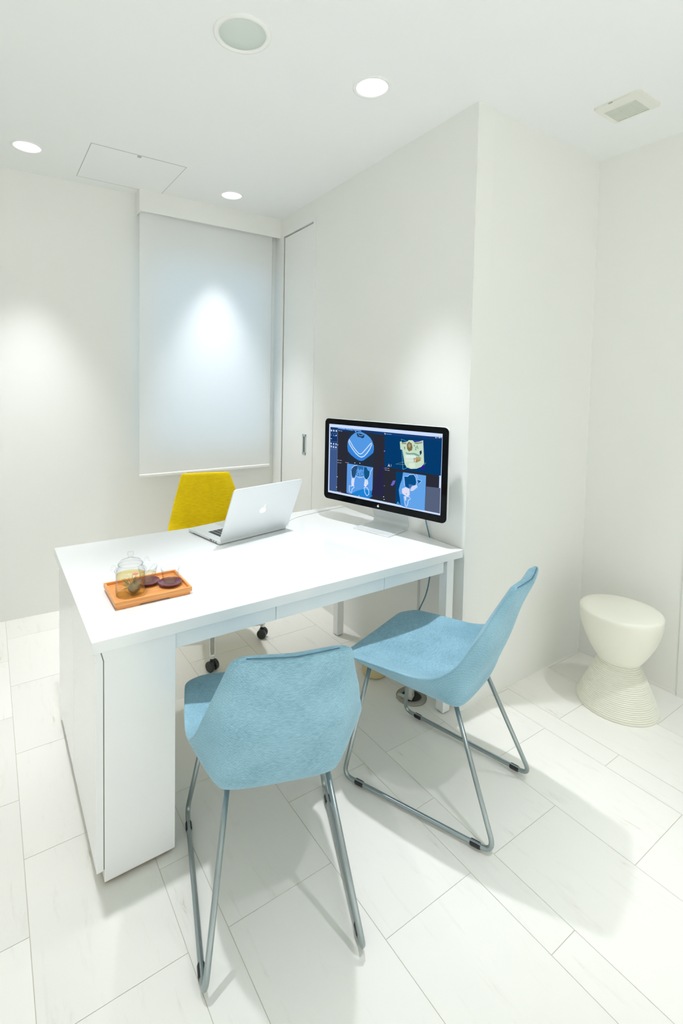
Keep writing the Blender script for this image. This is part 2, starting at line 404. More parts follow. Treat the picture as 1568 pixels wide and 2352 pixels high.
def mat(name, col, rough=0.5, metal=0.0, spec=0.5, coat=0.0, noise=0.0, nscale=60.0, bump=0.0, bscale=200.0, emit=None, estr=0.0):
    m = bpy.data.materials.new(name)
    m.use_nodes = True
    nt = m.node_tree
    b = nt.nodes['Principled BSDF']
    b.inputs['Base Color'].default_value = col
    b.inputs['Roughness'].default_value = rough
    b.inputs['Metallic'].default_value = metal
    b.inputs['Specular IOR Level'].default_value = spec
    b.inputs['Coat Weight'].default_value = coat
    b.inputs['Coat Roughness'].default_value = 0.06
    if emit:
        b.inputs['Emission Color'].default_value = emit
        b.inputs['Emission Strength'].default_value = estr
    if noise or bump:
        tc = nt.nodes.new('ShaderNodeTexCoord')
    if noise:
        n = nt.nodes.new('ShaderNodeTexNoise')
        n.inputs['Scale'].default_value = nscale
        n.inputs['Detail'].default_value = 4
        nt.links.new(tc.outputs['Object'], n.inputs['Vector'])
        r = nt.nodes.new('ShaderNodeMapRange')
        r.inputs['To Min'].default_value = 1 - noise
        r.inputs['To Max'].default_value = 1 + noise
        nt.links.new(n.outputs['Fac'], r.inputs['Value'])
        mx = nt.nodes.new('ShaderNodeVectorMath')
        mx.operation = 'SCALE'
        mx.inputs[0].default_value = col[:3]
        nt.links.new(r.outputs['Result'], mx.inputs['Scale'])
        nt.links.new(mx.outputs['Vector'], b.inputs['Base Color'])
    if bump:
        n2 = nt.nodes.new('ShaderNodeTexNoise')
        n2.inputs['Scale'].default_value = bscale
        n2.inputs['Detail'].default_value = 3
        nt.links.new(tc.outputs['Object'], n2.inputs['Vector'])
        bp = nt.nodes.new('ShaderNodeBump')
        bp.inputs['Strength'].default_value = bump
        bp.inputs['Distance'].default_value = 0.001
        nt.links.new(n2.outputs['Fac'], bp.inputs['Height'])
        nt.links.new(bp.outputs['Normal'], b.inputs['Normal'])
    return m

def emitter(name, col, s):
    m = bpy.data.materials.new(name)
    m.use_nodes = True
    nt = m.node_tree
    nt.nodes.remove(nt.nodes['Principled BSDF'])
    e = nt.nodes.new('ShaderNodeEmission')
    e.inputs[0].default_value = col
    e.inputs[1].default_value = s
    nt.links.new(e.outputs[0], nt.nodes['Material Output'].inputs[0])
    return m

def fabric(name, dark, light, streak=(16, 230, 230), scale=1.0, weave=900.0, bump=0.35, cloud=0.3, twill=0.045):
    """heathered cloth: streaks drawn out along the width, fine twill bump"""
    m = bpy.data.materials.new(name)
    m.use_nodes = True
    nt = m.node_tree
    b = nt.nodes['Principled BSDF']
    b.inputs['Roughness'].default_value = 0.9
    b.inputs['Specular IOR Level'].default_value = 0.15
    b.inputs['Sheen Weight'].default_value = 0.35
    b.inputs['Sheen Roughness'].default_value = 0.4
    b.inputs['Sheen Tint'].default_value = (0.85, 0.95, 1.0, 1)
    tc = nt.nodes.new('ShaderNodeTexCoord')
    mp = nt.nodes.new('ShaderNodeMapping')
    mp.inputs['Scale'].default_value = streak
    nt.links.new(tc.outputs['Object'], mp.inputs['Vector'])
    n = nt.nodes.new('ShaderNodeTexNoise')
    n.inputs['Scale'].default_value = scale * 3
    n.inputs['Detail'].default_value = 6
    n.inputs['Roughness'].default_value = 0.7
    nt.links.new(mp.outputs['Vector'], n.inputs['Vector'])
    n3 = nt.nodes.new('ShaderNodeTexNoise')
    n3.inputs['Scale'].default_value = 9
    n3.inputs['Detail'].default_value = 3
    nt.links.new(tc.outputs['Object'], n3.inputs['Vector'])
    ad = nt.nodes.new('ShaderNodeMath')
    ad.operation = 'MULTIPLY_ADD'
    ad.inputs[1].default_value = cloud
    nt.links.new(n3.outputs['Fac'], ad.inputs[0])
    nt.links.new(n.outputs['Fac'], ad.inputs[2])
    cr = nt.nodes.new('ShaderNodeValToRGB')
    cr.color_ramp.elements[0].position = 0.30 + cloud * 0.5
    cr.color_ramp.elements[0].color = dark
    cr.color_ramp.elements[1].position = 0.72 + cloud * 0.5
    cr.color_ramp.elements[1].color = light
    tw = nt.nodes.new('ShaderNodeTexWave')
    tw.bands_direction = 'DIAGONAL'
    tw.inputs['Scale'].default_value = 105
    tw.inputs['Distortion'].default_value = 1.5
    tw.inputs['Detail Scale'].default_value = 60
    nt.links.new(tc.outputs['Object'], tw.inputs['Vector'])
    ad2 = nt.nodes.new('ShaderNodeMath')
    ad2.operation = 'MULTIPLY_ADD'
    ad2.inputs[1].default_value = twill
    nt.links.new(tw.outputs['Fac'], ad2.inputs[0])
    nt.links.new(ad.outputs[0], ad2.inputs[2])
    nt.links.new(ad2.outputs[0], cr.inputs['Fac'])
    nt.links.new(cr.outputs['Color'], b.inputs['Base Color'])
    w = nt.nodes.new('ShaderNodeTexNoise')
    w.inputs['Scale'].default_value = weave
    w.inputs['Detail'].default_value = 1
    nt.links.new(tc.outputs['Object'], w.inputs['Vector'])
    bp = nt.nodes.new('ShaderNodeBump')
    bp.inputs['Strength'].default_value = bump
    bp.inputs['Distance'].default_value = 0.0006
    nt.links.new(w.outputs['Fac'], bp.inputs['Height'])
    nt.links.new(bp.outputs['Normal'], b.inputs['Normal'])
    return m

def clear(name, tint, edge, ior=1.35, gloss_rough=0.02):
    """thin clear glass or tea: see-through straight on, greyer and shinier at grazing angles"""
    m = bpy.data.materials.new(name)
    m.use_nodes = True
    nt = m.node_tree
    nt.nodes.remove(nt.nodes['Principled BSDF'])
    lw = nt.nodes.new('ShaderNodeLayerWeight')
    lw.inputs['Blend'].default_value = 0.35
    mc = nt.nodes.new('ShaderNodeMix')
    mc.data_type = 'RGBA'
    mc.inputs[6].default_value = tint
    mc.inputs[7].default_value = edge
    tr = nt.nodes.new('ShaderNodeBsdfTransparent')
    nt.links.new(mc.outputs[2], tr.inputs[0])
    gl = nt.nodes.new('ShaderNodeBsdfGlossy')
    gl.inputs['Roughness'].default_value = gloss_rough
    pw = nt.nodes.new('ShaderNodeMath')
    pw.operation = 'POWER'
    pw.inputs[1].default_value = 3.0
    nt.links.new(lw.outputs['Facing'], pw.inputs[0])
    nt.links.new(pw.outputs[0], mc.inputs[0])
    fr = nt.nodes.new('ShaderNodeMath')
    fr.operation = 'MULTIPLY_ADD'
    fr.inputs[1].default_value = 0.45 * (ior - 1) / 0.45
    fr.inputs[2].default_value = 0.03
    nt.links.new(pw.outputs[0], fr.inputs[0])
    mx = nt.nodes.new('ShaderNodeMixShader')
    nt.links.new(fr.outputs[0], mx.inputs[0])
    nt.links.new(tr.outputs[0], mx.inputs[1])
    nt.links.new(gl.outputs[0], mx.inputs[2])
    nt.links.new(mx.outputs[0], nt.nodes['Material Output'].inputs[0])
    return m

M_wall = mat('wall_paint', (0.865, 0.868, 0.835, 1), 0.8, spec=0.2, bump=0.08, bscale=700)
M_ceil = mat('ceiling_paint', (0.865, 0.88, 0.868, 1), 0.85, spec=0.2, bump=0.05, bscale=700)
M_trim = mat('white_trim', (0.865, 0.87, 0.845, 1), 0.45)
M_desk = mat('white_lacquer', (0.87, 0.885, 0.88, 1), 0.22, coat=0.5)
M_gap = mat('dark_gap', (0.16, 0.15, 0.12, 1), 0.8)
M_black = mat('black_plastic', (0.012, 0.012, 0.012, 1), 0.35)
M_steel = mat('grey_steel_tube', (0.36, 0.41, 0.42, 1), 0.28, metal=0.85)
M_chrome = mat('chrome', (0.75, 0.76, 0.76, 1), 0.12, metal=1.0)
M_alu = mat('aluminium', (0.79, 0.82, 0.82, 1), 0.42, metal=0.4, bump=0.02, bscale=1500)
M_blue = fabric('blue_fabric', srgb(100, 142, 158), srgb(160, 202, 220))
M_blue2 = mat('blue_seam', srgb(70, 112, 134), 0.9)
M_yellow = fabric('yellow_fabric', srgb(190, 160, 0), srgb(232, 204, 10), streak=(10, 60, 170), weave=700, bump=0.5, cloud=0.12, twill=0.0)
M_stool = mat('cream_plastic', (0.86, 0.85, 0.74, 1), 0.4, spec=0.4)

# ------------------------------------------------------------------ the room
XR, YB, MW, BW = 0.958, 1.9009, 0.0458, -0.0362
XL, YF = -3.5, -3.3
BACK = Matrix.Translation((0, YB, 0)) @ Matrix.Rotation(math.atan(BW), 4, 'Z')      # local x runs along the back wall, y into it
RIGHT = Matrix.Rotation(-math.atan(MW), 4, 'Z')                                       # local y runs along the screen wall, x into it

def tile_material():
    m = bpy.data.materials.new('floor_tile')
    m.use_nodes = True
    nt = m.node_tree
    b = nt.nodes['Principled BSDF']
    b.inputs['Roughness'].default_value = 0.38
    b.inputs['Specular IOR Level'].default_value = 0.4
    tc = nt.nodes.new('ShaderNodeTexCoord')
    geo = nt.nodes.new('ShaderNodeNewGeometry')
    off = nt.nodes.new('ShaderNodeVectorMath')
    off.operation = 'SCALE'
    off.inputs[0].default_value = (17.0, 9.0, 5.0)
    nt.links.new(geo.outputs['Random Per Island'], off.inputs['Scale'])
    ad = nt.nodes.new('ShaderNodeVectorMath')
    ad.operation = 'ADD'
    nt.links.new(tc.outputs['Object'], ad.inputs[0])
    nt.links.new(off.outputs['Vector'], ad.inputs[1])
    mp = nt.nodes.new('ShaderNodeMapping')
    mp.inputs['Scale'].default_value = (9.0, 1.6, 1.0)
    nt.links.new(ad.outputs['Vector'], mp.inputs['Vector'])
    n = nt.nodes.new('ShaderNodeTexNoise')
    n.inputs['Scale'].default_value = 3.2
    n.inputs['Detail'].default_value = 7
    n.inputs['Roughness'].default_value = 0.66
    n.inputs['Distortion'].default_value = 0.5
    nt.links.new(mp.outputs['Vector'], n.inputs['Vector'])
    cr = nt.nodes.new('ShaderNodeValToRGB')
    e = cr.color_ramp.elements
    e[0].position, e[0].color = 0.22, (0.58, 0.50, 0.37, 1)
    e[1].position, e[1].color = 0.44, (0.857, 0.845, 0.79, 1)
    e.new(0.34).color = (0.825, 0.81, 0.75, 1)
    nt.links.new(n.outputs['Fac'], cr.inputs['Fac'])
    mr = nt.nodes.new('ShaderNodeMapRange')
    mr.inputs['To Min'].default_value = 0.955
    mr.inputs['To Max'].default_value = 1.03
    nt.links.new(geo.outputs['Random Per Island'], mr.inputs['Value'])
    sc = nt.nodes.new('ShaderNodeVectorMath')
    sc.operation = 'SCALE'
    nt.links.new(cr.outputs['Color'], sc.inputs[0])
    nt.links.new(mr.outputs['Result'], sc.inputs['Scale'])
    nt.links.new(sc.outputs['Vector'], b.inputs['Base Color'])
    return m

M_tile = tile_material()
M_grout = mat('grout', (0.58, 0.55, 0.47, 1), 0.9)
bm = new()
box(bm, XL, XR + 0.3, YF, 2.2, -0.06, -0.0012, mi=1)
xs, k = [], 0
x = -1.637 - 0.765 * 3
while x < XR + 0.2:
    for w, _ in ((0.329, 0), (0.107, 0), (0.329, 0)):
        xs.append((x, x + w))
        x += w
G = 0.0009
for i, (a, b2) in enumerate(xs):
    oy = -0.012 - (0.251 if i % 2 == 1 else 0.0)
    y = oy - 0.495 * 8
    while y < 2.1:
        x0, x1, y0, y1 = max(a, XL) + G, min(b2, XR + 0.2) - G, max(y, YF) + G, min(y + 0.495, 2.1) - G
        if x1 - x0 > 0.01 and y1 - y0 > 0.01:
            box(bm, x0, x1, y0, y1, -0.004, 0.0, mi=0)
        y += 0.495
struct('floor', bm, [M_tile, M_grout])

# ceiling with round openings for the three visible downlights
LIGHTS = [(-0.421, 0.182), (-1.527, 1.585), (-0.404, 1.582)]
bm = new()
edges = []
def loop(pts):
    vs = [bm.verts.new((px, py, CEIL)) for px, py in pts]
    for i in range(len(vs)):
        edges.append(bm.edges.new((vs[i], vs[(i + 1) % len(vs)])))
loop([(XL, YF), (XR + 0.2, YF), (XR + 0.2, 2.15), (XL, 2.15)])
for lx, ly in LIGHTS:
    loop([(lx + 0.064 * math.cos(2 * PI * i / 40), ly + 0.064 * math.sin(2 * PI * i / 40)) for i in range(40)])
bmesh.ops.triangle_fill(bm, use_beauty=True, edges=edges)
ext = bmesh.ops.extrude_face_region(bm, geom=list(bm.faces))
bmesh.ops.translate(bm, vec=(0, 0, 0.09), verts=[v for v in ext['geom'] if isinstance(v, bmesh.types.BMVert)])
struct('ceiling', bm, M_ceil)

# back wall with its window opening (local frame of that wall)
WX0, WX1, WZ0, WZ1 = -0.838, 0.0, 0.965, 2.22
bm = new()
for x0, x1, z0, z1 in ((XL - 0.2, WX0, 0, CEIL), (WX1, 0.25, 0, CEIL), (WX0, WX1, 0, WZ0), (WX0, WX1, WZ1, CEIL)):
    box(bm, x0, x1, 0, 0.14, z0, z1, M=BACK)
bmesh.ops.remove_doubles(bm, verts=bm.verts, dist=1e-5)
struct('wall_back', bm, M_wall)
bm = new()
for x0, x1, z0, z1 in ((WX0, WX0 + 0.035, WZ0, WZ1), (WX1 - 0.035, WX1, WZ0, WZ1), (WX0, WX1, WZ0, WZ0 + 0.035), (WX0, WX1, WZ1 - 0.035, WZ1), (-0.43, -0.40, WZ0, WZ1)):
    box(bm, x0, x1, 0.06, 0.10, z0, z1, M=BACK)
win = struct('window_1', bm, M_trim)
bm = new()
box(bm, WX0 + 0.03, WX1 - 0.03, 0.078, 0.084, WZ0 + 0.03, WZ1 - 0.03, M=BACK)
pane = struct('pane', bm, clear('window_glass', (0.9, 0.95, 0.97, 1), (0.7, 0.8, 0.85, 1)), win)

# screen wall (slightly out of square) with the sliding door, and the face of the column beside it
DY0, DY1, DZ = 1.335, 1.757, 2.472
bm = new()
for y0, y1, z0, z1 in ((0.0, DY0, 0, CEIL), (DY1, 2.1, 0, CEIL), (DY0, DY1, DZ, CEIL)):
    box(bm, 0, 0.10, y0, y1, z0, z1, M=RIGHT)
bmesh.ops.remove_doubles(bm, verts=bm.verts, dist=1e-5)
struct('wall_right', bm, M_wall)
bm = new()
prism(bm, [(0.0, 0.0), (XR, 0.0), (XR, 0.10), (0.10, 0.10), (0.10, 0.004), (0.002, 0.004)], 0, CEIL)
struct('wall_inner', bm, M_wall)
bm = new()
box(bm, XR, XR + 0.12, -0.464, 0.10, 0, CEIL)
box(bm, XR, XR + 0.12, YF, -1.42, 0, CEIL)
box(bm, XR, XR + 0.12, -1.42, -0.464, 2.1, CEIL)
struct('wall_far_right', bm, M_wall)
bm = new()
box(bm, XL - 0.12, XL, YF, 2.2, 0, CEIL)
struct('wall_left', bm, M_wall)
bm = new()
box(bm, XL - 0.12, XR + 0.12, YF - 0.12, YF, 0, CEIL)
struct('wall_front', bm, M_wall)
bm = new()
box(bm, XR - 0.003, XR, -0.464, 0.0, 0.0, 0.012)
struct('baseboard_far_right', bm, M_trim)

# sliding door in the screen wall: slab set a little back, slim lining around it
bm = new()
box(bm, 0.006, 0.04, DY0 + 0.008, DY1 - 0.003, 0.008, DZ - 0.012, M=RIGHT)
door = struct('door_1', bm, M_trim)
bm = new()
for y0, y1, z0, z1 in ((DY0 - 0.028, DY0 + 0.004, 0, DZ + 0.03), (DY1, DY1 + 0.03, 0, DZ + 0.03), (DY0, DY1, DZ - 0.002, DZ + 0.03)):
    box(bm, -0.003, 0.06, y0, y1, z0, z1, M=RIGHT)
box(bm, 0.045, 0.06, DY0, DY1, 0, DZ, mi=1, M=RIGHT)
struct('door_frame', bm, [M_trim, M_gap], door)
bm = new()
hy, hz = 1.427, 1.011
for y0, y1, z0, z1 in ((hy - 0.024, hy - 0.012, hz - 0.068, hz + 0.068), (hy + 0.012, hy + 0.024, hz - 0.068, hz + 0.068), (hy - 0.024, hy + 0.024, hz + 0.054, hz + 0.068), (hy - 0.024, hy + 0.024, hz - 0.068, hz - 0.054)):
    box(bm, 0.003, 0.012, y0, y1, z0, z1, M=RIGHT)
box(bm, 0.0052, 0.0062, hy - 0.013, hy + 0.013, hz - 0.056, hz + 0.056, mi=1, M=RIGHT)
struct('door_handle', bm, [mat('satin_nickel', (0.62, 0.66, 0.66, 1), 0.35, metal=0.7), mat('handle_recess', (0.16, 0.20, 0.20, 1), 0.5, metal=0.4)], door)

# door opening at the edge of the picture in the far right wall
bm = new()
for y0, y1, z0, z1 in ((-0.495, -0.464, 0, 2.13), (-1.42, -1.39, 0, 2.13), (-1.39, -0.495, 2.10, 2.13)):
    box(bm, XR - 0.006, XR + 0.10, y0, y1, z0, z1)
d2 = struct('door_2', bm, M_trim)
bm = new()
box(bm, XR + 0.04, XR + 0.075, -1.39, -0.497, 0.006, 2.10)
struct('door_panel', bm, mat('grey_door', (0.50, 0.57, 0.58, 1), 0.5), d2)

bm = new()
box(bm, -0.006, 0.0, 0.268, 0.278, 0.0, 0.66, M=RIGHT)
struct('trim_2', bm, mat('conduit_grey', (0.62, 0.63, 0.61, 1), 0.5))

# boxed-in curtain rail head over the window
HX0, HY, HZ = -0.9132, 1.8142, 2.4729
bm = new()
hx1 = HY * MW
box(bm, HX0, hx1 + 0.004, HY, HY + 0.012, HZ, CEIL)
box(bm, HX0, HX0 + 0.012, HY + 0.012, YB + 0.035, HZ, CEIL)
box(bm, HX0 + 0.012, hx1 + 0.004, HY + 0.012, YB + 0.03, HZ + 0.05, HZ + 0.06)
struct('trim_1', bm, M_wall)

# roller blind
blind = thing('roller_blind', 'white roller blind pulled down over the window, bead chain at its side', 'blind', (-0.435, 1.845, 0.81))
BXa, BXb = -0.905 + 0.435, 0.031 + 0.435
def blind_material():
    m = bpy.data.materials.new('blind_cloth')
    m.use_nodes = True
    nt = m.node_tree
    nt.nodes.remove(nt.nodes['Principled BSDF'])
    d = nt.nodes.new('ShaderNodeBsdfDiffuse')
    d.inputs[0].default_value = (0.90, 0.905, 0.89, 1)
    t = nt.nodes.new('ShaderNodeBsdfTranslucent')
    t.inputs[0].default_value = (0.93, 0.94, 0.93, 1)
    mx = nt.nodes.new('ShaderNodeMixShader')
    mx.inputs[0].default_value = 0.26
    tc = nt.nodes.new('ShaderNodeTexCoord')
    w = nt.nodes.new('ShaderNodeTexNoise')
    w.inputs['Scale'].default_value = 60
    mp = nt.nodes.new('ShaderNodeMapping')
    mp.inputs['Scale'].default_value = (3, 1, 0.03)
    nt.links.new(tc.outputs['Object'], mp.inputs['Vector'])
    nt.links.new(mp.outputs['Vector'], w.inputs['Vector'])
    bp = nt.nodes.new('ShaderNodeBump')
    bp.inputs['Strength'].default_value = 0.08
    bp.inputs['Distance'].default_value = 0.002
    nt.links.new(w.outputs['Fac'], bp.inputs['Height'])
    nt.links.new(bp.outputs['Normal'], d.inputs['Normal'])
    nt.links.new(d.outputs[0], mx.inputs[1])
    nt.links.new(t.outputs[0], mx.inputs[2])
    nt.links.new(mx.outputs[0], nt.nodes['Material Output'].inputs[0])
    return m
bm = new()
v = [bm.verts.new(p) for p in ((BXa, 0, 0.0), (BXb, 0, 0.0), (BXb, 0, 1.70), (BXa, 0, 1.70))]
bm.faces.new(v)
link('cloth', bm, blind_material(), blind)
bm = new()
prism(bm, rrect(0.012, 0.022, 0.005, 4), BXa, BXb, 'x')
link('bottom_bar', bm, M_trim, blind, auto=40)
bm = new()
prism(bm, [(0.016 * math.cos(2 * PI * i / 20), 1.70 + 0.016 * math.sin(2 * PI * i / 20)) for i in range(20)], BXa, BXb + 0.012, 'x')
link('roller_tube', bm, M_trim, blind, auto=40)
bm = new()
for dx, dy in ((BXb + 0.010, 0.014), (BXb + 0.016, -0.012)):
    tube(bm, [(dx, dy, 1.69), (dx - 0.001, dy, 0.75), (BXb + 0.004, dy * 0.5, 0.08)], 0.0009, 6)
    z = 0.09
    while z < 1.68:
        t = max(0.0, min(1.0, (z - 0.08) / 0.67))
        px = (BXb + 0.004) * (1 - t) + (dx - 0.001) * t if z < 0.75 else dx
        py = dy * (0.5 + 0.5 * t)
        bmesh.ops.create_icosphere(bm, subdivisions=1, radius=0.0021, matrix=Matrix.Translation((px, py, z)))
        z += 0.0075
link('bead_chain', bm, mat('chain_plastic', (0.80, 0.78, 0.70, 1), 0.4), blind, smooth=True)

# ------------------------------------------------------------------ ceiling fittings
M_lens = emitter('lamp_lens', (1.0, 0.995, 0.985, 1), 4.5)
M_refl = mat('lamp_reflector', (0.72, 0.76, 0.79, 1), 0.3, metal=0.3)
def downlight(x, y, label):
    t = thing('ceiling_downlight', label, 'ceiling light', (x, y, CEIL), 0, 'recessed round ceiling downlights')
    bm = new()
    lathe(bm, [(0.0775, 0.0), (0.0765, -0.003), (0.070, -0.0045), (0.0635, -0.003), (0.0625, 0.0), (0.0625, 0.004), (0.0635, 0.004)], 48)
    link('trim_ring', bm, M_trim, t, smooth=True)
    bm = new()
    lathe(bm, [(0.0625, 0.002), (0.060, 0.022), (0.054, 0.050), (0.050, 0.066), (0.0495, 0.078)], 48)
    link('reflector', bm, M_refl, t, smooth=True)
    bm = new()
    lathe(bm, [(0.0505, 0.072), (0.03, 0.069), (0.0, 0.068)], 40)
    link('lens', bm, M_lens, t, smooth=True)
    o = lamp('downlight_lamp', 0, 0, LAMP_W, *BEAM, z=-0.007)
    o.parent = t
    return t
downlight(LIGHTS[0][0], LIGHTS[0][1], 'round recessed downlight nearest the column corner, largest of the three lit')
downlight(LIGHTS[1][0], LIGHTS[1][1], 'round recessed downlight at the left end of the ceiling beside the access hatch')
downlight(LIGHTS[2][0], LIGHTS[2][1], 'small round recessed downlight in front of the roller blind head')

t = thing('ceiling_speaker', 'round flush white ceiling speaker with pale grey-green grille', 'speaker', (-0.975, 0.199, CEIL))
bm = new()
lathe(bm, [(0.0985, 0.0), (0.0975, -0.005), (0.090, -0.0075), (0.080, -0.006), (0.0785, -0.003), (0.0785, 0.0)], 64)
link('rim', bm, M_trim, t, smooth=True)
bm = new()
lathe(bm, [(0.0785, -0.0022), (0.0775, -0.0034), (0.04, -0.0042), (0.0, -0.0045)], 64)
link('grille', bm, mat('speaker_mesh', (0.66, 0.72, 0.67, 1), 0.7, bump=0.3, bscale=2500), t, smooth=True)

t = thing('access_hatch', 'square white ceiling access hatch outlined by a thin grey joint', 'hatch', (-1.0205, 1.589, CEIL))
bm = new()
s, g = 0.2445, 0.0035
for x0, x1, y0, y1 in ((-s, s, -s, -s + g), (-s, s, s - g, s), (-s, -s + g, -s + g, s - g), (s - g, s, -s + g, s - g)):
    box(bm, x0, x1, y0, y1, -0.0012, 0.001)
link('joint', bm, mat('hatch_joint', (0.50, 0.51, 0.49, 1), 0.5, metal=0.3), t)
bm = new()
box(bm, -s + g, s - g, -s + g, s - g, -0.001, 0.001)
link('panel', bm, M_ceil, t)
bm = new()
lathe(bm, [(0.011, -0.001), (0.0105, -0.004), (0.005, -0.005), (0.0, -0.005)], 20, (-0.006, -s + 0.016))
link('latch', bm, mat('latch_grey', (0.42, 0.50, 0.48, 1), 0.4, metal=0.5), t, smooth=True)

t = thing('ceiling_vent', 'square cream ceiling air vent with a louvred grille', 'vent', (0.532, -0.326, CEIL))
bm = new()
gx0, gx1, gy0, gy1 = -0.036, 0.083, -0.051, 0.075
hw, hd = 0.0935, 0.090
outer = rrect(2 * hw, 2 * hd, 0.012, 5)
inner = [(gx1, gy1), (gx0, gy1), (gx0, gy0), (gx1, gy0)]
ce = []
def ploop(pts, z):
    vs = [bm.verts.new((px, py, z)) for px, py in pts]
    return vs, [bm.edges.new((vs[i], vs[(i + 1) % len(vs)])) for i in range(len(vs))]
ov, oe = ploop(outer, -0.0085)
iv, ie = ploop(inner, -0.0085)
bmesh.ops.triangle_fill(bm, use_beauty=True, edges=oe + ie)
o2 = [bm.verts.new((px * 1.012, py * 1.012, 0.0)) for px, py in outer]
i2 = [bm.verts.new((px, py, -0.001)) for px, py in inner]
for A, B in ((ov, o2), (iv, i2)):
    for i in range(len(A)):
        j = (i + 1) % len(A)
        bm.faces.new((A[i], A[j], B[j], B[i]))
link('cover_plate', bm, mat('vent_plastic', (0.80, 0.80, 0.73, 1), 0.5), t)
bm = new()
box(bm, gx0, gx1, gy0, gy1, -0.0025, -0.001)
link('dark_backing', bm, mat('vent_gap_shade', (0.30, 0.31, 0.28, 1), 0.8), t)  # flat dark plate, shade between the louvres put into its colour
bm = new()
for i in range(13):
    x0 = gx0 + 0.003 + (gx1 - gx0 - 0.006) * i / 13
    box(bm, x0, x0 + 0.0064, gy0, gy1, -0.0080, -0.0040)
for yy in (gy0 + 0.042, gy0 + 0.084):
    box(bm, gx0, gx1, yy - 0.0012, yy + 0.0012, -0.0075, -0.0045)
link('louvres', bm, mat('vent_louvre', (0.72, 0.73, 0.66, 1), 0.5), t)
bm = new()
box(bm, -hw - 0.0016, -hw + 0.002, 0.012, 0.028, -0.0086, -0.0045)
link('catch', bm, mat('vent_catch', (0.42, 0.41, 0.34, 1), 0.6), t)

# ------------------------------------------------------------------ desk
DX0, DX1, DYA, DYB, DH, DT = -1.4857, -0.0048, 0.0038, 0.8953, 0.72, 0.0343
desk = thing('desk', 'long white lacquered desk with thin drawers and a cabinet under one end', 'desk', (DX0, DYA, 0))
def dk(x, y, z):
    return (x - DX0, y - DYA, z)
def dbox(bm, x0, x1, y0, y1, z0, z1, mi=0):
    return box(bm, x0 - DX0, x1 - DX0, y0 - DYA, y1 - DYA, z0, z1, mi)
bm = new()
dbox(bm, DX0, DX1, DYA, DYB, DH - DT, DH)
link('tabletop', bm, M_desk, desk, bevel=0.0015)
for i, (xa, xb) in enumerate(((-1.2505, -0.9105), (-0.9085, -0.4305), (-0.4285, -0.0975))):
    bm = new()
    dbox(bm, xa, xb, 0.0275, 0.046, 0.6285, DH - DT - 0.001)
    dbox(bm, xa + 0.012, xb - 0.012, 0.046, 0.50, 0.636, 0.68)
    link('drawer', bm, M_desk, desk, bevel=0.0008)
bm = new()
dbox(bm, -1.25, -0.0775, 0.84, 0.858, 0.628, DH - DT)
link('rear_apron', bm, M_desk, desk)
for y0 in (0.0243, 0.804):
    bm = new()
    dbox(bm, -0.0785, -0.0365, y0, y0 + 0.042, 0.005, DH - DT)
    lg = link('leg', bm, M_desk, desk, bevel=0.0012)
    bm = new()
    lathe(bm, [(0.0, 0.006), (0.017, 0.006), (0.017, 0.0005), (0.0, 0.0005)], 20, (-0.0575 - DX0, y0 + 0.021 - DYA))
    link('foot_pad', bm, M_black, lg)
bm = new()
lathe(bm, [(0.0492, DH + 0.00005), (0.0494, DH + 0.00025), (0.0504, DH + 0.00025), (0.0506, DH + 0.00005)], 64, (-1.318 - DX0, 0.183 - DYA))
link('cable_port_ring', bm, mat('ring_grey', (0.62, 0.63, 0.63, 1), 0.5), desk)
# cabinet under the left end: carcass, two door leaves on its outer side, glides
bm = new()
prism(bm, [(-1.4515 - DX0, 0.012), (-1.4515 - DX0, 0.652), (-1.4600 - DX0, DH - DT), (-1.2522 - DX0, DH - DT), (-1.2522 - DX0, 0.012)], 0.0211 - DYA, 0.862 - DYA, 'y')
cab = link('cabinet', bm, M_desk, desk, bevel=0.001)
bm = new()
prism(bm, [(-1.4498 - DX0, 0.05), (-1.4545 - DX0, 0.05), (-1.4545 - DX0, 0.650), (-1.4625 - DX0, DH - DT - 0.004), (-1.4585 - DX0, DH - DT - 0.004), (-1.4498 - DX0, 0.652)], 0.0225 - DYA, 0.858 - DYA, 'y')
link('gap_shade_strip', bm, mat('cabinet_gap_shade', (0.20, 0.20, 0.16, 1), 0.8), cab)  # solid dark strip, shade between carcass and doors put into its colour
for ya, yb in ((0.0215, 0.4555), (0.4575, 0.860)):
    bm = new()
    prism(bm, [(-1.4540 - DX0, 0.047), (-1.4725 - DX0, 0.047), (-1.4725 - DX0, 0.652), (-1.4815 - DX0, DH - DT - 0.003), (-1.4622 - DX0, DH - DT - 0.003), (-1.4540 - DX0, 0.652)], ya - DYA, yb - DYA, 'y')
    link('cabinet_door', bm, M_desk, cab, bevel=0.0008)
bm = new()
prism(bm, [(-1.4505 - DX0, 0.010), (-1.2545 - DX0, 0.010), (-1.2545 - DX0, 0.0125), (-1.4505 - DX0, 0.0125)], 0.0225 - DYA, 0.860 - DYA, 'y')
link('base_board', bm, mat('raw_board', (0.42, 0.27, 0.15, 1), 0.8), cab)
for gx, gy in ((-1.278, 0.045), (-1.43, 0.05), (-1.278, 0.83), (-1.43, 0.83)):
    bm = new()
    lathe(bm, [(0.0, 0.012), (0.012, 0.012), (0.014, 0.0005), (0.0, 0.0005)], 20, (gx - DX0, gy - DYA))
    link('glide', bm, M_black, cab, smooth=False)

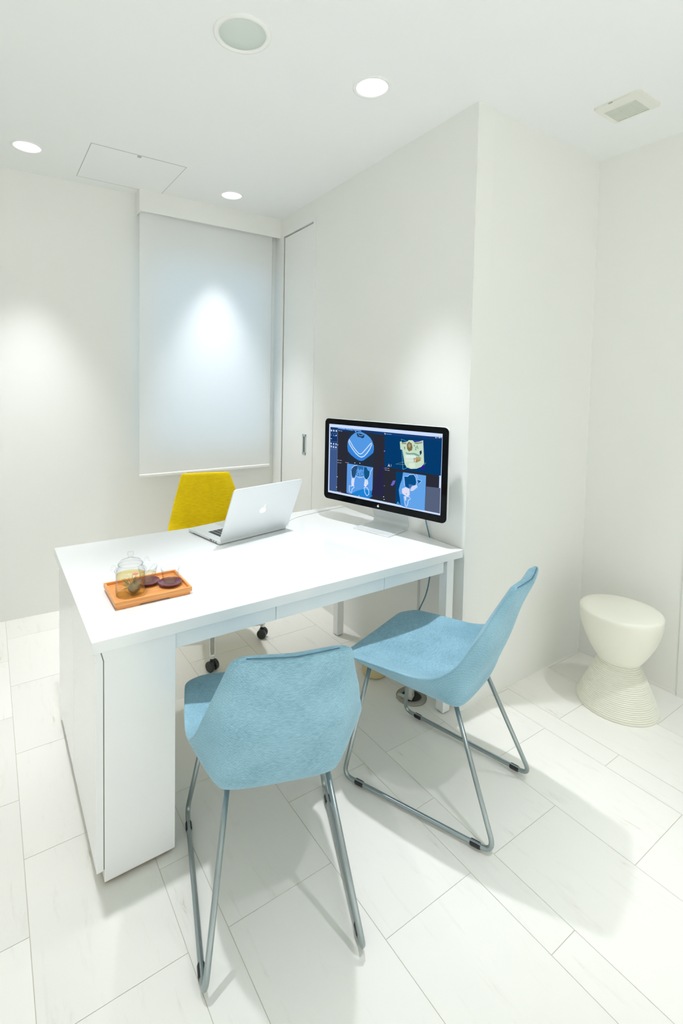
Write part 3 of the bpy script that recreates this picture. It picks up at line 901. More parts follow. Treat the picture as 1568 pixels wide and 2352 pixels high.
# ------------------------------------------------------------------ blue sled-base chairs
RIM = [(.244, .455, .457), (.247, .388, .468), (.248, .285, .476), (.247, .21, .481), (.244, .15, .487), (.238, .093, .505), (.229, .054, .533), (.219, .02, .568), (.203, -.008, .622), (.190, -.035, .668), (.170, -.062, .728), (.144, -.105, .812)]
CRE = [(.17, .452, .432), (.17, .388, .410), (.165, .285, .397), (.163, .21, .391), (.16, .15, .388), (.157, .09, .385), (.153, .046, .386), (.152, .022, .42), (.150, .0, .49), (.148, -.03, .56), (.146, -.067, .68), (.132, -.118, .811)]
OUT = [(0, .452, .432), (0, .388, .412), (0, .285, .398), (0, .21, .391), (0, .15, .387), (0, .09, .383), (0, .036, .384), (0, .004, .425), (0, -.020, .49), (0, -.048, .565), (0, -.088, .69), (0, -.138, .810)]
INN = [(0, .450, .462), (0, .388, .458), (0, .285, .450), (0, .21, .446), (0, .15, .447), (0, .10, .458), (0, .060, .482), (0, .030, .53), (0, .010, .578), (0, -.020, .64), (0, -.057, .72), (0, -.100, .813)]
INM = [(.15, .450, .463), (.155, .388, .462), (.155, .285, .456), (.153, .21, .453), (.150, .15, .456), (.147, .105, .468), (.143, .068, .492), (.140, .040, .535), (.134, .022, .582), (.125, -.006, .645), (.112, -.043, .72), (.10, -.092, .813)]

def polyline(P, n):
    d = [0.0]
    for a, b in zip(P[:-1], P[1:]):
        d.append(d[-1] + max((b - a).length, 1e-6))
    out = []
    for k in range(n):
        s = d[-1] * k / (n - 1)
        i = max(j for j in range(len(P) - 1) if d[j] <= s + 1e-9)
        t = (s - d[i]) / (d[i + 1] - d[i])
        out.append(P[i] * (1 - t) + P[i + 1] * t)
    return out

def shell_grid(cols, nv=44, nu=12):
    """cols: half-section columns from the middle outwards; returns rows of points across the full width"""
    samp = [catmull(c, nv) for c in cols]
    rows = []
    for v in range(nv):
        half = [s[v] for s in samp]
        full = [Vector((-p.x, p.y, p.z)) for p in reversed(half[1:])] + half
        smooth, straight = catmull(full, 2 * nu + 1), polyline(full, 2 * nu + 1)
        rows.append([p * 0.45 + q * 0.55 for p, q in zip(smooth, straight)])
    return rows

def soften_corners(rows, rf=0.075, rt=0.013):
    """round the two front corners of the seat and the two top corners of the back"""
    def disk(a, b):
        return a * math.sqrt(max(0, 1 - b * b / 2)), b * math.sqrt(max(0, 1 - a * a / 2))
    yf = max(p.y for p in rows[0])
    for r in rows:
        xm = max(abs(p.x) for p in r)
        for p in r:
            a, b = (abs(p.x) - (xm - rf)) / rf, (p.y - (yf - rf)) / rf
            if p.z < 0.5 and a > 0 and b > 0:
                a2, b2 = disk(min(a, 1), min(b, 1))
                p.x = math.copysign(xm - rf + rf * a2, p.x)
                p.y = yf - rf + rf * b2
    zt = max(p.z for p in rows[-1])
    for r in rows:
        xm = max(abs(p.x) for p in r)
        for p in r:
            a, b = (abs(p.x) - (xm - rt)) / rt, (p.z - (zt - rt)) / rt
            if a > 0 and b > 0:
                a2, b2 = disk(min(a, 1), min(b, 1))
                p.x = math.copysign(xm - rt + rt * a2, p.x)
                p.z = zt - rt + rt * b2

def make_shell(name, m, parent, dz=0.0):
    o = shell_grid([OUT, CRE, RIM])
    rim_in = [(x - 0.010, y + (0.004 if z > 0.56 else 0.0), z + 0.001) for x, y, z in RIM]
    i = shell_grid([INN, INM, rim_in])
    soften_corners(o)
    soften_corners(i)
    bm = new()
    O = [[bm.verts.new((p.x, p.y, p.z + dz)) for p in r] for r in o]
    I = [[bm.verts.new((p.x, p.y, p.z + dz)) for p in r] for r in i]
    nv, nu = len(O), len(O[0])
    for G in (O, I):
        for a in range(nv - 1):
            for b in range(nu - 1):
                bm.faces.new((G[a][b], G[a][b + 1], G[a + 1][b + 1], G[a + 1][b]))
    ring = [(0, b) for b in range(nu)] + [(a, nu - 1) for a in range(1, nv)] + [(nv - 1, b) for b in range(nu - 2, -1, -1)] + [(a, 0) for a in range(nv - 2, 0, -1)]
    for k in range(len(ring)):
        (a, b), (c, d) = ring[k], ring[(k + 1) % len(ring)]
        bm.faces.new((O[a][b], O[c][d], I[c][d], I[a][b]))
    sh = link(name, bm, m, parent, smooth=True, sub=1)
    # seam line along the top of the back
    bm = new()
    top = [(p * 0.35 + q * 0.65) for p, q in zip(i[-1][3:-3], o[-1][3:-3])]
    tube(bm, [(p.x, p.y - 0.001, p.z + dz + 0.0006) for p in top], 0.0011, 6)
    link('seam', bm, M_blue2 if m is M_blue else mat('yellow_seam', srgb(150, 128, 8), 0.9), sh, smooth=True)
    return sh

FRONT_B, REAR_B, FRONT_T, REAR_T = (.2328, .4293), (.1939, -.0998), (.1617, .3734, .408), (.1323, .0646, .392)
ZT = 0.0165
def make_sled_chair(label):
    t = thing('sled_chair', label, 'chair', (0, 0, 0), 0, 'blue upholstered chairs at the desk')
    make_shell('seat_shell', M_blue, t)
    for s in (-1, 1):
        bm = new()
        path = fillet([(s * FRONT_T[0], FRONT_T[1], FRONT_T[2]), (s * FRONT_B[0], FRONT_B[1], ZT), (s * REAR_B[0], REAR_B[1], ZT), (s * REAR_T[0], REAR_T[1], REAR_T[2])], 0.030)
        tube(bm, path, 0.0078, 16)
        leg = link('sled_leg', bm, M_steel, t, smooth=True)
        a, b = Vector((s * FRONT_B[0], FRONT_B[1], ZT)), Vector((s * REAR_B[0], REAR_B[1], ZT))
        d = (b - a).normalized()
        side = Vector((-d.y, d.x, 0))
        for p0 in (a + d * 0.048, b - d * 0.075):
            bm = new()
            rings = []
            for q in (0.0, 0.004, 0.026, 0.032):
                grow = 0.0088 if q in (0.0, 0.032) else 0.0102
                ring = []
                for kk in range(15):
                    an = math.radians(-232 + 284 * kk / 14)
                    ring.append(p0 + d * q + side * math.cos(an) * grow + Vector((0, 0, math.sin(an) * grow)) )
                for kk in range(14, -1, -1):
                    an = math.radians(-232 + 284 * kk / 14)
                    ring.append(p0 + d * q + side * math.cos(an) * 0.0076 + Vector((0, 0, math.sin(an) * 0.0076)))
                rings.append([bm.verts.new(c) for c in ring])
            n = len(rings[0])
            for A, B in zip(rings[:-1], rings[1:]):
                for kk in range(n):
                    bm.faces.new((A[kk], A[(kk + 1) % n], B[(kk + 1) % n], B[kk]))
            bm.faces.new(rings[0]); bm.faces.new(rings[-1])
            bmesh.ops.translate(bm, vec=(0, 0, -0.0002), verts=bm.verts)
            link('glide', bm, M_black, leg)
    for T in (FRONT_T, REAR_T):
        bm = new()
        tube(bm, [(-T[0], T[1], T[2]), (T[0], T[1], T[2])], 0.0075, 12)
        link('under_seat_bar', bm, M_steel, t, smooth=True)
    return t

chair_a = make_sled_chair('blue sled-base chair seen from behind, standing beside the desk cabinet')
chair_a.location = (-1.0987, -0.3572, 0)
chair_a.rotation_euler = (0, 0, -0.3336)
dup(chair_a, (-0.2955, -0.3630, 0), 0.3228, 'blue sled-base chair turned sideways, standing by the column corner')

# ------------------------------------------------------------------ yellow swivel chair behind the desk
ych = thing('swivel_chair', 'yellow upholstered swivel chair on chrome castor base behind the desk', 'chair', (-0.70, 1.115, 0), 2.905)
YZ = 0.071
sh = make_shell('seat_shell', M_yellow, ych, YZ)
sh.location = (0, -0.2, 0)
bm = new()
lathe(bm, [(0.0, 0.46), (0.026, 0.46), (0.026, 0.30), (0.034, 0.295), (0.034, 0.10), (0.045, 0.095), (0.045, 0.075), (0.0, 0.075)], 28)
link('gas_column', bm, M_chrome, ych, auto=40)
ang0 = math.atan2(0.858 - 1.115, -0.800 + 0.70) - 2.905
for k in range(4):
    an = ang0 + k * PI / 2
    R2 = Matrix.Rotation(an, 4, 'Z')
    r = 0.276
    bm = new()
    prism(bm, [(0.02, 0.115), (r - 0.03, 0.088), (r + 0.012, 0.086), (r + 0.016, 0.079), (r - 0.03, 0.074), (0.02, 0.085)], -0.014, 0.014, 'y')
    lathe(bm, [(0.0, 0.088), (0.013, 0.088), (0.013, 0.062), (0.0, 0.062)], 20, (r, 0))
    bmesh.ops.transform(bm, matrix=R2, verts=bm.verts)
    arm = link('base_arm', bm, M_chrome, ych, bevel=0.003)
    cs = 0.35 + k * 1.1
    bm = new()
    for s in (-1, 1):
        prism(bm, [(0.026 * math.cos(2 * PI * i / 28), 0.0265 + 0.026 * math.sin(2 * PI * i / 28)) for i in range(28)], s * 0.006, s * 0.024, 'y')
    prism(bm, [(-0.012, 0.03), (0.012, 0.03), (0.012, 0.064), (-0.012, 0.064)], -0.006, 0.006, 'y')
    bmesh.ops.transform(bm, matrix=R2 @ Matrix.Translation((r, 0, 0)) @ Matrix.Rotation(-an - 2.905 + (1.95, 2.35, 0.4, 3.6)[k], 4, 'Z'), verts=bm.verts)
    link('castor', bm, mat('castor_black', (0.035, 0.04, 0.038, 1), 0.35), arm, bevel=0.003, auto=40)

# ------------------------------------------------------------------ hourglass stool
st = thing('hourglass_stool', 'cream plastic hourglass stool with ribbed base in the corner', 'stool', (0.660, -0.339, 0))
bm = new()
prof = [(0.0, 0.4395), (0.10, 0.4395), (0.150, 0.438), (0.1600, 0.4345), (0.1645, 0.428), (0.1640, 0.415)]
for i in range(1, 15):
    a = i / 14
    prof.append((0.1640 - 0.080 * a ** 1.75, 0.415 - 0.208 * a))
prof += [(0.080, 0.205), (0.0, 0.205)]
lathe(bm, prof, 80)
link('seat_bowl', bm, M_stool, st, auto=50)
bm = new()
prof = [(0.0, 0.204), (0.079, 0.204)]
nr = 26
for i in range(nr):
    a0 = i / nr
    r0 = 0.0800 + 0.0815 * (a0 ** 0.92)
    z0 = 0.203 - 0.193 * a0
    dz = 0.193 / nr
    prof += [(r0 + 0.0006, z0), (r0 + 0.0032, z0 - dz * 0.35), (r0 + 0.0030, z0 - dz * 0.75), (r0 + 0.0010, z0 - dz * 0.98)]
prof += [(0.1625, 0.010), (0.1630, 0.002), (0.160, 0.0005), (0.0, 0.0005)]
lathe(bm, prof, 80)
link('ribbed_base', bm, M_stool, st, auto=60)

# ------------------------------------------------------------------ floor outlet and bin under the desk
t = thing('floor_outlet', 'round grey metal floor outlet with open lid on the floor under the desk', 'floor outlet', (-0.108, 0.185, 0))
bm = new()
lathe(bm, [(0.068, 0.0), (0.069, 0.005), (0.064, 0.010), (0.046, 0.009), (0.045, 0.0)], 48)
link('ring', bm, mat('outlet_ring', (0.33, 0.33, 0.28, 1), 0.45, metal=0.5), t, smooth=True)
bm = new()
lathe(bm, [(0.046, 0.001), (0.0, 0.001)], 40)
link('well', bm, M_black, t)
bm = new()
Mx = Matrix.Translation((-0.012, -0.006, 0)) @ Matrix.Rotation(0.5, 4, 'Z')
box(bm, -0.020, 0.020, -0.012, 0.022, 0.004, 0.052, M=Mx)
link('socket_block', bm, mat('socket_grey', (0.62, 0.62, 0.57, 1), 0.5), t, bevel=0.002)
bm = new()
for dx in (-0.009, 0.011):
    box(bm, dx - 0.0025, dx + 0.0025, -0.0128, -0.0118, 0.026, 0.032, M=Mx)
link('socket_slot', bm, M_black, t)
bm = new()
Mx = Matrix.Translation((-0.048, 0.012, 0.004)) @ Matrix.Rotation(0.4, 4, 'Z') @ Matrix.Rotation(-0.9, 4, 'Y')
prism(bm, rrect(0.036, 0.05, 0.012, 4), 0, 0.003)
bmesh.ops.transform(bm, matrix=Mx, verts=bm.verts)
link('lid', bm, mat('outlet_lid', (0.45, 0.46, 0.41, 1), 0.4, metal=0.5), t)

bn = thing('round_container', 'low round tan container on the floor under the desk beside the sideways chair', 'container', (-0.135, 0.415, 0))
bm = new()
lathe(bm, [(0.0, 0.001), (0.046, 0.001), (0.055, 0.006), (0.060, 0.018), (0.064, 0.12), (0.0625, 0.121), (0.0585, 0.02), (0.0, 0.012)], 48)
link('body', bm, mat('tan_plastic', (0.62, 0.53, 0.29, 1), 0.5), bn, auto=40)
bm = new()
lathe(bm, [(0.0635, 0.117), (0.0668, 0.118), (0.0668, 0.124), (0.062, 0.124), (0.0618, 0.119)], 48, close=True)
link('rim', bm, mat('tan_rim', (0.66, 0.57, 0.33, 1), 0.5), bn, auto=40)

# ------------------------------------------------------------------ screen on the desk
MYAW, MC = -1.314, (-0.1605, 0.380)
mon = thing('monitor', 'large black-framed monitor showing blue dental scans on an aluminium stand', 'monitor', (MC[0], MC[1], DH), MYAW)
MZ, MWD, MHT = 1.0385 - DH, 0.6935, 0.4155
bm = new()
prism(bm, rrect(MWD, MHT, 0.022, 8, 0, MZ), 0.0, 0.005, 'y')
bezel = link('front_glass', bm, mat('black_glass', (0.003, 0.004, 0.005, 1), 0.05, spec=0.12), mon, auto=40)
bm = new()
rings = []
for w, h, r, y in ((MWD, MHT, 0.022, 0.005), (MWD + 0.001, MHT + 0.001, 0.0225, 0.0065), (MWD + 0.001, MHT + 0.001, 0.0225, 0.020), (MWD - 0.02, MHT - 0.02, 0.03, 0.027), (MWD - 0.16, MHT - 0.13, 0.05, 0.034)):
    rings.append([bm.verts.new((a, y, b)) for a, b in rrect(w, h, r, 8, 0, MZ)])
for A, B in zip(rings[:-1], rings[1:]):
    n = len(A)
    for i in range(n):
        bm.faces.new((A[i], A[(i + 1) % n], B[(i + 1) % n], B[i]))
bm.faces.new(rings[-1]); bm.faces.new(rings[0])
link('back_case', bm, M_alu, mon, auto=35)
# bent aluminium stand: foot plate, bend, arm
pr = fillet([(-0.037, 0.0035), (0.150, 0.0035), (0.046, 0.265)], 0.030, 8)
bm = new()
t2 = 0.0032
up, dn = [], []
for i, p in enumerate(pr):
    a, b = pr[max(i - 1, 0)], pr[min(i + 1, len(pr) - 1)]
    d = (b - a).normalized()
    nrm = Vector((-d.y, d.x))
    up.append(p + nrm * t2)
    dn.append(p - nrm * t2)
prism(bm, [(p.x, p.y) for p in up] + [(p.x, p.y) for p in reversed(dn)], -0.123, 0.082, 'x')
link('stand', bm, M_alu, mon, bevel=0.0015, auto=40)
# picture on the display
SX0, SX1, SZ0, SZ1 = -0.3192, 0.3194, MZ - 0.1750, MZ + 0.1800
cols = {}
smats = []
sc_bm = new()
layer = 0
def smat(c):
    if c not in cols:
        lin = srgb(*c)
        cols[c] = len(smats)
        smats.append(emitter('display_light', lin, 0.61))
    return cols[c]
def S(u, v, k):
    return (SX0 + (SX1 - SX0) * u, -0.0004 - k * 0.000006, SZ1 - (SZ1 - SZ0) * v)
def spoly(pts, c, k):
    vs = [sc_bm.verts.new(S(u, v, k)) for u, v in pts]
    try:
        sc_bm.faces.new(vs).material_index = smat(c)
    except ValueError:
        pass
def sline(pts, c, w, k, closed):
    asp = (SX1 - SX0) / (SZ1 - SZ0)
    P = [Vector((u * asp, v)) for u, v in pts]
    n = len(P)
    L, Rr = [], []
    for i in range(n):
        a = P[(i - 1) % n] if (closed or i > 0) else P[i]
        b = P[(i + 1) % n] if (closed or i < n - 1) else P[i]
        d = (b - a).normalized()
        nm = Vector((-d.y, d.x)) * w * 0.9
        L.append(P[i] + nm)
        Rr.append(P[i] - nm)
    for i in range(n if closed else n - 1):
        j = (i + 1) % n
        spoly([(q.x / asp, q.y) for q in (L[i], L[j], Rr[j], Rr[i])], c, k)
for art in SCREEN_ART:
    if art[0] == 'p':
        spoly(art[2], art[1], layer)
    else:
        sline(art[3], art[1], art[2], layer, art[0] == 'c')
    layer += 1
tri = [f for f in sc_bm.faces if len(f.verts) > 4]
bmesh.ops.triangulate(sc_bm, faces=tri, ngon_method='EAR_CLIP')
me = bpy.data.meshes.new('display')
sc_bm.to_mesh(me)
sc_bm.free()
disp = bpy.data.objects.new('display', me)
C.objects.link(disp)
for m in smats:
    me.materials.append(m)
disp.parent = bezel
# fruit-shaped emblem with a bite and a leaf
def emblem(h):
    body = []
    for i in range(40):
        a = 2 * PI * i / 40
        r = 0.40 * (1 + 0.06 * math.cos(2 * a)) - 0.05 * max(0, math.sin(a)) ** 6 - 0.03 * max(0, -math.sin(a)) ** 8
        px, pz = r * math.cos(a) * 1.02, r * math.sin(a) * 1.02 - 0.08
        dx, dz = px - 0.47, pz - 0.02
        dd = math.hypot(dx, dz)
        if dd < 0.2:
            px, pz = 0.47 + dx / dd * 0.2, 0.02 + dz / dd * 0.2
        body.append((px * h, pz * h))
    leaf = [(0.0, 0.36), (0.02, 0.46), (0.09, 0.55), (0.20, 0.59), (0.19, 0.49), (0.12, 0.40)]
    return body, [(a * h, b * h) for a, b in leaf]
bm = new()
for pts in emblem(0.0135):
    prism(bm, [(a - 0.0057, b + MZ - 0.1920) for a, b in pts], -0.0005, -0.0001, 'y')
link('emblem', bm, mat('emblem_silver', (0.80, 0.83, 0.83, 1), 0.4), bezel)

# ------------------------------------------------------------------ laptop
LYAW, LW, LD, LA = 0.186, 0.386, 0.266, 1.978
lap = thing('laptop', 'open silver laptop on the white desk, its glowing emblem turned to the room', 'laptop', (-0.884, 0.581, DH), LYAW)
bm = new()
prism(bm, rrect(LW, LD, 0.014, 6, LW / 2, LD / 2), 0.003, 0.0155)
base = link('base', bm, M_alu, lap, bevel=0.0015)
for fx, fy in ((0.03, 0.03), (LW - 0.03, 0.03), (0.03, LD - 0.03), (LW - 0.03, LD - 0.03)):
    bm = new()
    lathe(bm, [(0.0, 0.0035), (0.008, 0.0035), (0.008, 0.0002), (0.0, 0.0002)], 16, (fx, fy))
    link('rubber_foot', bm, M_black, base)
bm = new()
for row in range(6):
    kh = 0.0085 if row == 0 else 0.0165
    y0 = 0.052 if row == 0 else 0.063 + (row - 1) * 0.0192
    nkeys = 14
    for kx in range(nkeys):
        x0 = 0.042 + kx * 0.0217
        box(bm, x0, x0 + 0.0180, y0, y0 + kh, 0.0152, 0.0163)
link('keyboard', bm, mat('key_black', (0.03, 0.035, 0.035, 1), 0.5), base)
bm = new()
box(bm, LW / 2 - 0.056, LW / 2 + 0.056, LD - 0.095, LD - 0.012, 0.0154, 0.0157)
link('trackpad', bm, mat('trackpad_grey', (0.66, 0.69, 0.69, 1), 0.3, metal=0.5), base)
bm = new()
for y0, y1 in ((0.022, 0.030), (0.040, 0.048), (0.058, 0.076)):
    box(bm, -0.0004, 0.0006, y0, y1, 0.008, 0.0115)
for i in range(41):
    y0 = 0.018 + i * 0.005
    box(bm, -0.0004, 0.0006, y0, y0 + 0.0028, 0.0034, 0.0062)
link('side_ports_and_shade', bm, mat('port_shade_dark', (0.06, 0.07, 0.06, 1), 0.6), base)
# lid hinged along local y = 0, leaning towards the room
LM = Matrix.Translation((0, 0.002, 0.0165)) @ Matrix.Rotation(LA, 4, 'X')
bm = new()
prism(bm, rrect(LW, LD, 0.014, 6, LW / 2, LD / 2), -0.0005, 0.0055)
bmesh.ops.transform(bm, matrix=LM, verts=bm.verts)
lid = link('lid', bm, M_alu, lap, bevel=0.0012)
bm = new()
prism(bm, rrect(LW - 0.012, LD - 0.014, 0.008, 5, LW / 2, LD / 2), -0.0009, -0.0004)
bmesh.ops.transform(bm, matrix=LM, verts=bm.verts)
me2 = link('screen', bm, mat('laptop_screen_glass', (0.01, 0.01, 0.012, 1), 0.08), lid)
bm = new()
for pts in emblem(0.040):
    prism(bm, [(a + LW / 2, b + LD / 2) for a, b in pts], 0.0054, 0.0058)
bmesh.ops.transform(bm, matrix=LM, verts=bm.verts)
link('emblem', bm, emitter('emblem_glow', (1, 1, 1, 1), 0.85), lid)

bm = new()
cp = [(-0.505, 0.6745, DH + 0.010), (-0.492, 0.675, DH + 0.014), (-0.474, 0.690, DH + 0.020), (-0.462, 0.715, DH + 0.012), (-0.43, 0.76, DH + 0.0024), (-0.35, 0.80, DH + 0.0024), (-0.20, 0.83, DH + 0.0024), (-0.10, 0.845, DH + 0.0024), (-0.010, 0.855, DH + 0.0024)]
tube(bm, catmull(cp, 110), 0.0017, 8)
tag(link('charger_cable', bm, mat('white_cable', (0.80, 0.81, 0.80, 1), 0.4), smooth=True), 'thin white charging cable running from the laptop hinge to the wall side of the desk', 'cable')
bm = new()
cp = [(-0.075, 0.30, 0.99), (-0.030, 0.262, 0.93), (-0.012, 0.240, 0.85), (-0.004, 0.215, 0.76), (0.0015, 0.205, 0.715), (0.002, 0.200, 0.64), (-0.004, 0.192, 0.54), (-0.012, 0.205, 0.45), (-0.020, 0.240, 0.36), (-0.05, 0.27, 0.22), (-0.085, 0.235, 0.10), (-0.105, 0.195, 0.045)]
tube(bm, catmull(cp, 90), 0.0028, 10)
tag(link('power_cable', bm, mat('blue_cable', srgb(84, 124, 148), 0.45), smooth=True), 'thin grey-blue cable hanging from behind the monitor down the wall under the desk', 'cable')

# ------------------------------------------------------------------ tea tray
TX, TY, TW, TD = -1.272, 0.257, 0.243, 0.180
def wood(name, a, b2):
    m = mat(name, a, 0.42)
    nt = m.node_tree
    tc = nt.nodes.new('ShaderNodeTexCoord')
    mp = nt.nodes.new('ShaderNodeMapping')
    mp.inputs['Scale'].default_value = (3, 90, 60)
    nt.links.new(tc.outputs['Object'], mp.inputs['Vector'])
    n = nt.nodes.new('ShaderNodeTexNoise')
    n.inputs['Scale'].default_value = 4
    n.inputs['Detail'].default_value = 4
    nt.links.new(mp.outputs['Vector'], n.inputs['Vector'])
    cr = nt.nodes.new('ShaderNodeValToRGB')
    cr.color_ramp.elements[0].position, cr.color_ramp.elements[0].color = 0.3, a
    cr.color_ramp.elements[1].position, cr.color_ramp.elements[1].color = 0.7, b2
    nt.links.new(n.outputs['Fac'], cr.inputs['Fac'])
    nt.links.new(cr.outputs['Color'], nt.nodes['Principled BSDF'].inputs['Base Color'])
    return m
M_bam = wood('bamboo', srgb(226, 146, 76), srgb(246, 180, 112))
tray = thing('tea_tray', 'small rectangular bamboo tea tray on the near left corner of the desk', 'tray', (TX, TY, DH))
bm = new()
box(bm, -TW / 2 + 0.006, TW / 2 - 0.006, -TD / 2 + 0.006, TD / 2 - 0.006, 0.0105, 0.0145)
link('tray_board', bm, M_bam, tray)
bm = new()
w = 0.0075
lw_ = 0.008
for x0, x1, y0, y1 in ((-TW / 2, TW / 2, -TD / 2, -TD / 2 + w), (-TW / 2, TW / 2, TD / 2 - w, TD / 2), (-TW / 2, -TW / 2 + w, -TD / 2 + w, TD / 2 - w), (TW / 2 - w, TW / 2, -TD / 2 + w, TD / 2 - w)):
    box(bm, x0, x1, y0, y1, 0.0100, 0.0250)
for x0, x1, y0, y1 in ((-TW / 2 + w, TW / 2 - w, -TD / 2 + w, -TD / 2 + w + lw_), (-TW / 2 + w, TW / 2 - w, TD / 2 - w - lw_, TD / 2 - w), (-TW / 2 + w, -TW / 2 + w + lw_, -TD / 2 + w + lw_, TD / 2 - w - lw_), (TW / 2 - w - lw_, TW / 2 - w, -TD / 2 + w + lw_, TD / 2 - w - lw_)):
    box(bm, x0, x1, y0, y1, 0.0135, 0.0160)
link('tray_rim', bm, M_bam, tray, bevel=0.0012)
for y0 in (-TD / 2 + 0.004, TD / 2 - 0.012):
    bm = new()
    prism(bm, [(-TW / 2 + 0.006, 0.0102), (-TW / 2 + 0.006, 0.0003), (-0.05, 0.0003), (-0.044, 0.004), (0.044, 0.004), (0.05, 0.0003), (TW / 2 - 0.006, 0.0003), (TW / 2 - 0.006, 0.0102)], y0, y0 + 0.008, 'y')
    link('tray_foot', bm, M_bam, tray)

BZ = DH + 0.0148      # top of the tray board
M_glass = clear('clear_glass', (0.985, 0.99, 0.99, 1), (0.66, 0.70, 0.74, 1), 1.45)
M_tea = clear('pale_tea', (0.99, 0.93, 0.70, 1), (0.96, 0.76, 0.34, 1), 1.2)
M_tea2 = clear('pale_tea_cup', (0.985, 0.95, 0.84, 1), (0.95, 0.85, 0.60, 1), 1.2)

pot = thing('teapot', 'clear glass teapot with a dark tea flower on the bamboo tray', 'teapot', (-1.3310, 0.2400, BZ))
bm = new()
lathe(bm, [(0.0, 0.0004), (0.040, 0.0004), (0.0450, 0.004), (0.0460, 0.012), (0.0452, 0.050), (0.0455, 0.072), (0.0475, 0.077), (0.0500, 0.0785), (0.0475, 0.0805), (0.0400, 0.084), (0.0375, 0.090), (0.0380, 0.098),
           (0.0362, 0.098), (0.0358, 0.090), (0.0385, 0.0825), (0.0440, 0.077), (0.0437, 0.050), (0.0445, 0.012), (0.0430, 0.005), (0.038, 0.0030), (0.0, 0.0030)], 48)
gb = link('body', bm, M_glass, pot, smooth=True)
bm = new()
lathe(bm, [(0.0, 0.0034), (0.0375, 0.0034), (0.0425, 0.0055), (0.0438, 0.012), (0.0431, 0.050), (0.0433, 0.064), (0.0, 0.0642)], 48)
link('tea', bm, M_tea, pot, smooth=True)
bm = new()
lathe(bm, [(0.0352, 0.0965), (0.0395, 0.0985), (0.0385, 0.101), (0.031, 0.109), (0.018, 0.1145), (0.006, 0.117), (0.0042, 0.121), (0.0085, 0.1255), (0.0105, 0.131), (0.0085, 0.137), (0.0, 0.1395)], 40)
link('lid', bm, M_glass, pot, smooth=True)
bm = new()
sd = Vector((math.cos(-0.35), math.sin(-0.35), 0))
tube(bm, catmull([sd * 0.043 + Vector((0, 0, 0.048)), sd * 0.058 + Vector((0, 0, 0.060)), sd * 0.070 + Vector((0, 0, 0.080)), sd * 0.084 + Vector((0, 0, 0.093))], 14), [0.0105 - 0.0048 * i / 13 for i in range(14)], 16, cap=False)
link('spout', bm, M_glass, pot, smooth=True)
for s in (-1, 1):
    e = Vector((s * math.cos(0.25), s * math.sin(0.25), 0))
    bm = new()
    tube(bm, catmull([e * 0.045 + Vector((0, 0, 0.078)), e * 0.047 + Vector((0, 0, 0.094)), e * 0.053 + Vector((0, 0, 0.105)), e * 0.061 + Vector((0, 0, 0.104)), e * 0.0625 + Vector((0, 0, 0.096)), e * 0.068 + Vector((0, 0, 0.091))], 24), 0.0024, 8)
    link('handle_lug', bm, M_glass, pot, smooth=True)
# opened tea flower: dark bundle with spiky leaves and a pink blossom floating on the tea
bm = new()
bmesh.ops.create_icosphere(bm, subdivisions=3, radius=1.0)
for v in bm.verts:
    k = 1 + 0.10 * math.sin(9 * v.co.x + 4 * v.co.z) * math.cos(7 * v.co.y)
    v.co = Vector((v.co.x * 0.0195 * k + 0.010, v.co.y * 0.0195 * k - 0.008, v.co.z * 0.017 * k + 0.0205))
fl = link('tea_flower', bm, mat('tea_bundle', srgb(128, 116, 90), 0.8, noise=0.3, nscale=500), pot, smooth=True)
bm = new()
rnd = random.Random(3)
for i in range(60):
    a = rnd.uniform(0, 2 * PI)
    el = rnd.uniform(-0.1, 1.25)
    d = Vector((math.cos(a) * math.cos(el), math.sin(a) * math.cos(el), math.sin(el)))
    c0 = Vector((0.001, -0.005, 0.026)) + d * 0.007
    ln = rnd.uniform(0.022, 0.036)
    side = d.cross(Vector((rnd.uniform(-1, 1), rnd.uniform(-1, 1), rnd.uniform(-1, 1)))).normalized() * rnd.uniform(0.0010, 0.0018)
    tip = c0 + d * ln
    if math.hypot(tip.x, tip.y) > 0.041:
        kk = 0.041 / math.hypot(tip.x, tip.y)
        tip.x *= kk
        tip.y *= kk
    tip.z = min(max(tip.z, 0.006), 0.058)
    mid = (c0 + tip) / 2
    q = [bm.verts.new(p) for p in (c0, mid + side, tip, mid - side)]
    bm.faces.new(q)
link('leaves', bm, mat('tea_leaf', srgb(150, 136, 40), 0.7, noise=0.4, nscale=300), fl)
bm = new()
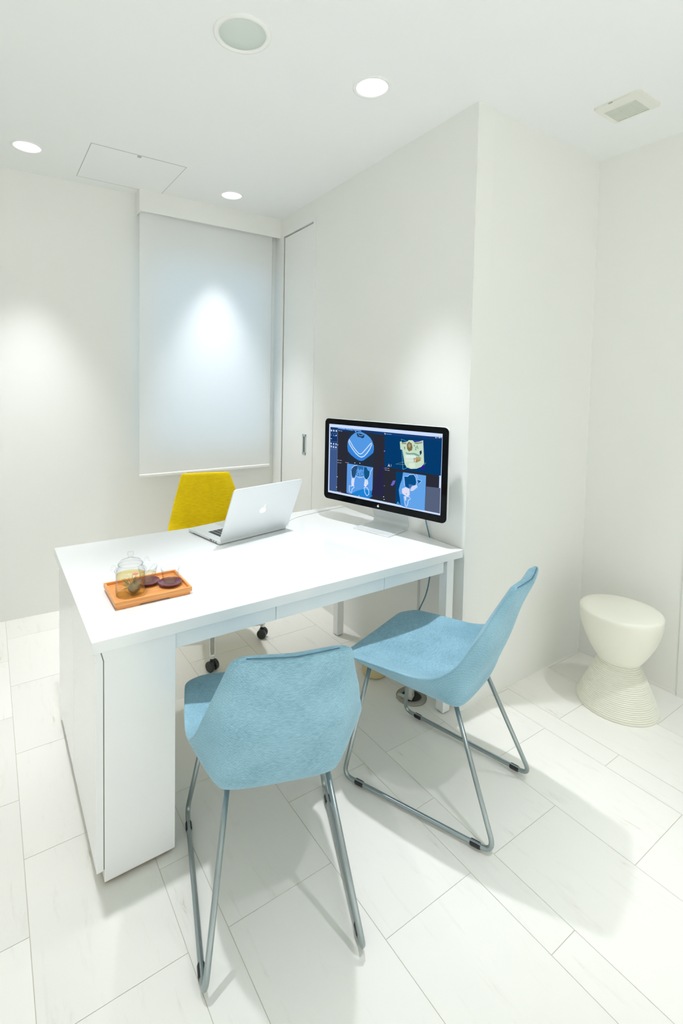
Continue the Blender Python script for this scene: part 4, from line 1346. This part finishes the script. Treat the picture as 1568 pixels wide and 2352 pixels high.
for i in range(9):
    a = i * 0.7
    d = Vector((math.cos(a), math.sin(a), 0))
    n = Vector((-d.y, d.x, 0))
    c0 = Vector((0.013, -0.010, 0.0615))
    q = [bm.verts.new(p) for p in (c0, c0 + d * 0.007 + n * 0.004 + Vector((0, 0, .003)), c0 + d * 0.012 + Vector((0, 0, .0045)), c0 + d * 0.007 - n * 0.004 + Vector((0, 0, .003)))]
    bm.faces.new(q)
link('blossom', bm, mat('pink_petal', srgb(226, 130, 120), 0.7), fl)

def saucer(loc, label):
    t = tag(link('saucer', lathe(new(), [(0.0, 0.0004), (0.025, 0.0004), (0.028, 0.0025), (0.036, 0.0075), (0.0392, 0.0105), (0.0396, 0.0120), (0.0380, 0.0128), (0.034, 0.0100), (0.030, 0.0085), (0.0, 0.0080)], 48), M_plum, auto=50), label, 'saucer', 'plum saucers on the bamboo tray')
    t.location = loc
    return t
M_plum = mat('plum_lacquer', srgb(112, 44, 66), 0.25, coat=0.4)
def cup(loc, label):
    t = thing('tea_cup', label, 'cup', loc, 0, 'glass tea cups on plum saucers')
    bm = new()
    lathe(bm, [(0.0, 0.0005), (0.017, 0.0005), (0.0215, 0.003), (0.0262, 0.020), (0.0295, 0.042), (0.0315, 0.050), (0.0318, 0.0508), (0.0305, 0.0502), (0.0280, 0.042), (0.0248, 0.020), (0.0200, 0.0062), (0.015, 0.0050), (0.0, 0.0050)], 40)
    link('glass', bm, M_glass, t, smooth=True)
    bm = new()
    lathe(bm, [(0.0, 0.0054), (0.015, 0.0054), (0.0197, 0.0066), (0.0243, 0.020), (0.0262, 0.030), (0.0, 0.0302)], 40)
    link('tea', bm, M_tea2, t, smooth=True)
    return t
s1 = (-1.2005, 0.2440, BZ)
s2 = (-1.2630, 0.2900, BZ)
saucer(s1, 'plum round saucer at the tray end away from the teapot')
saucer(s2, 'plum round saucer partly hidden behind the glass teapot')
cup((s1[0], s1[1], BZ + 0.0082), 'small glass cup of pale tea standing clear of the teapot')
cup((s2[0], s2[1], BZ + 0.0082), 'small glass cup of pale tea partly hidden behind the teapot spout')
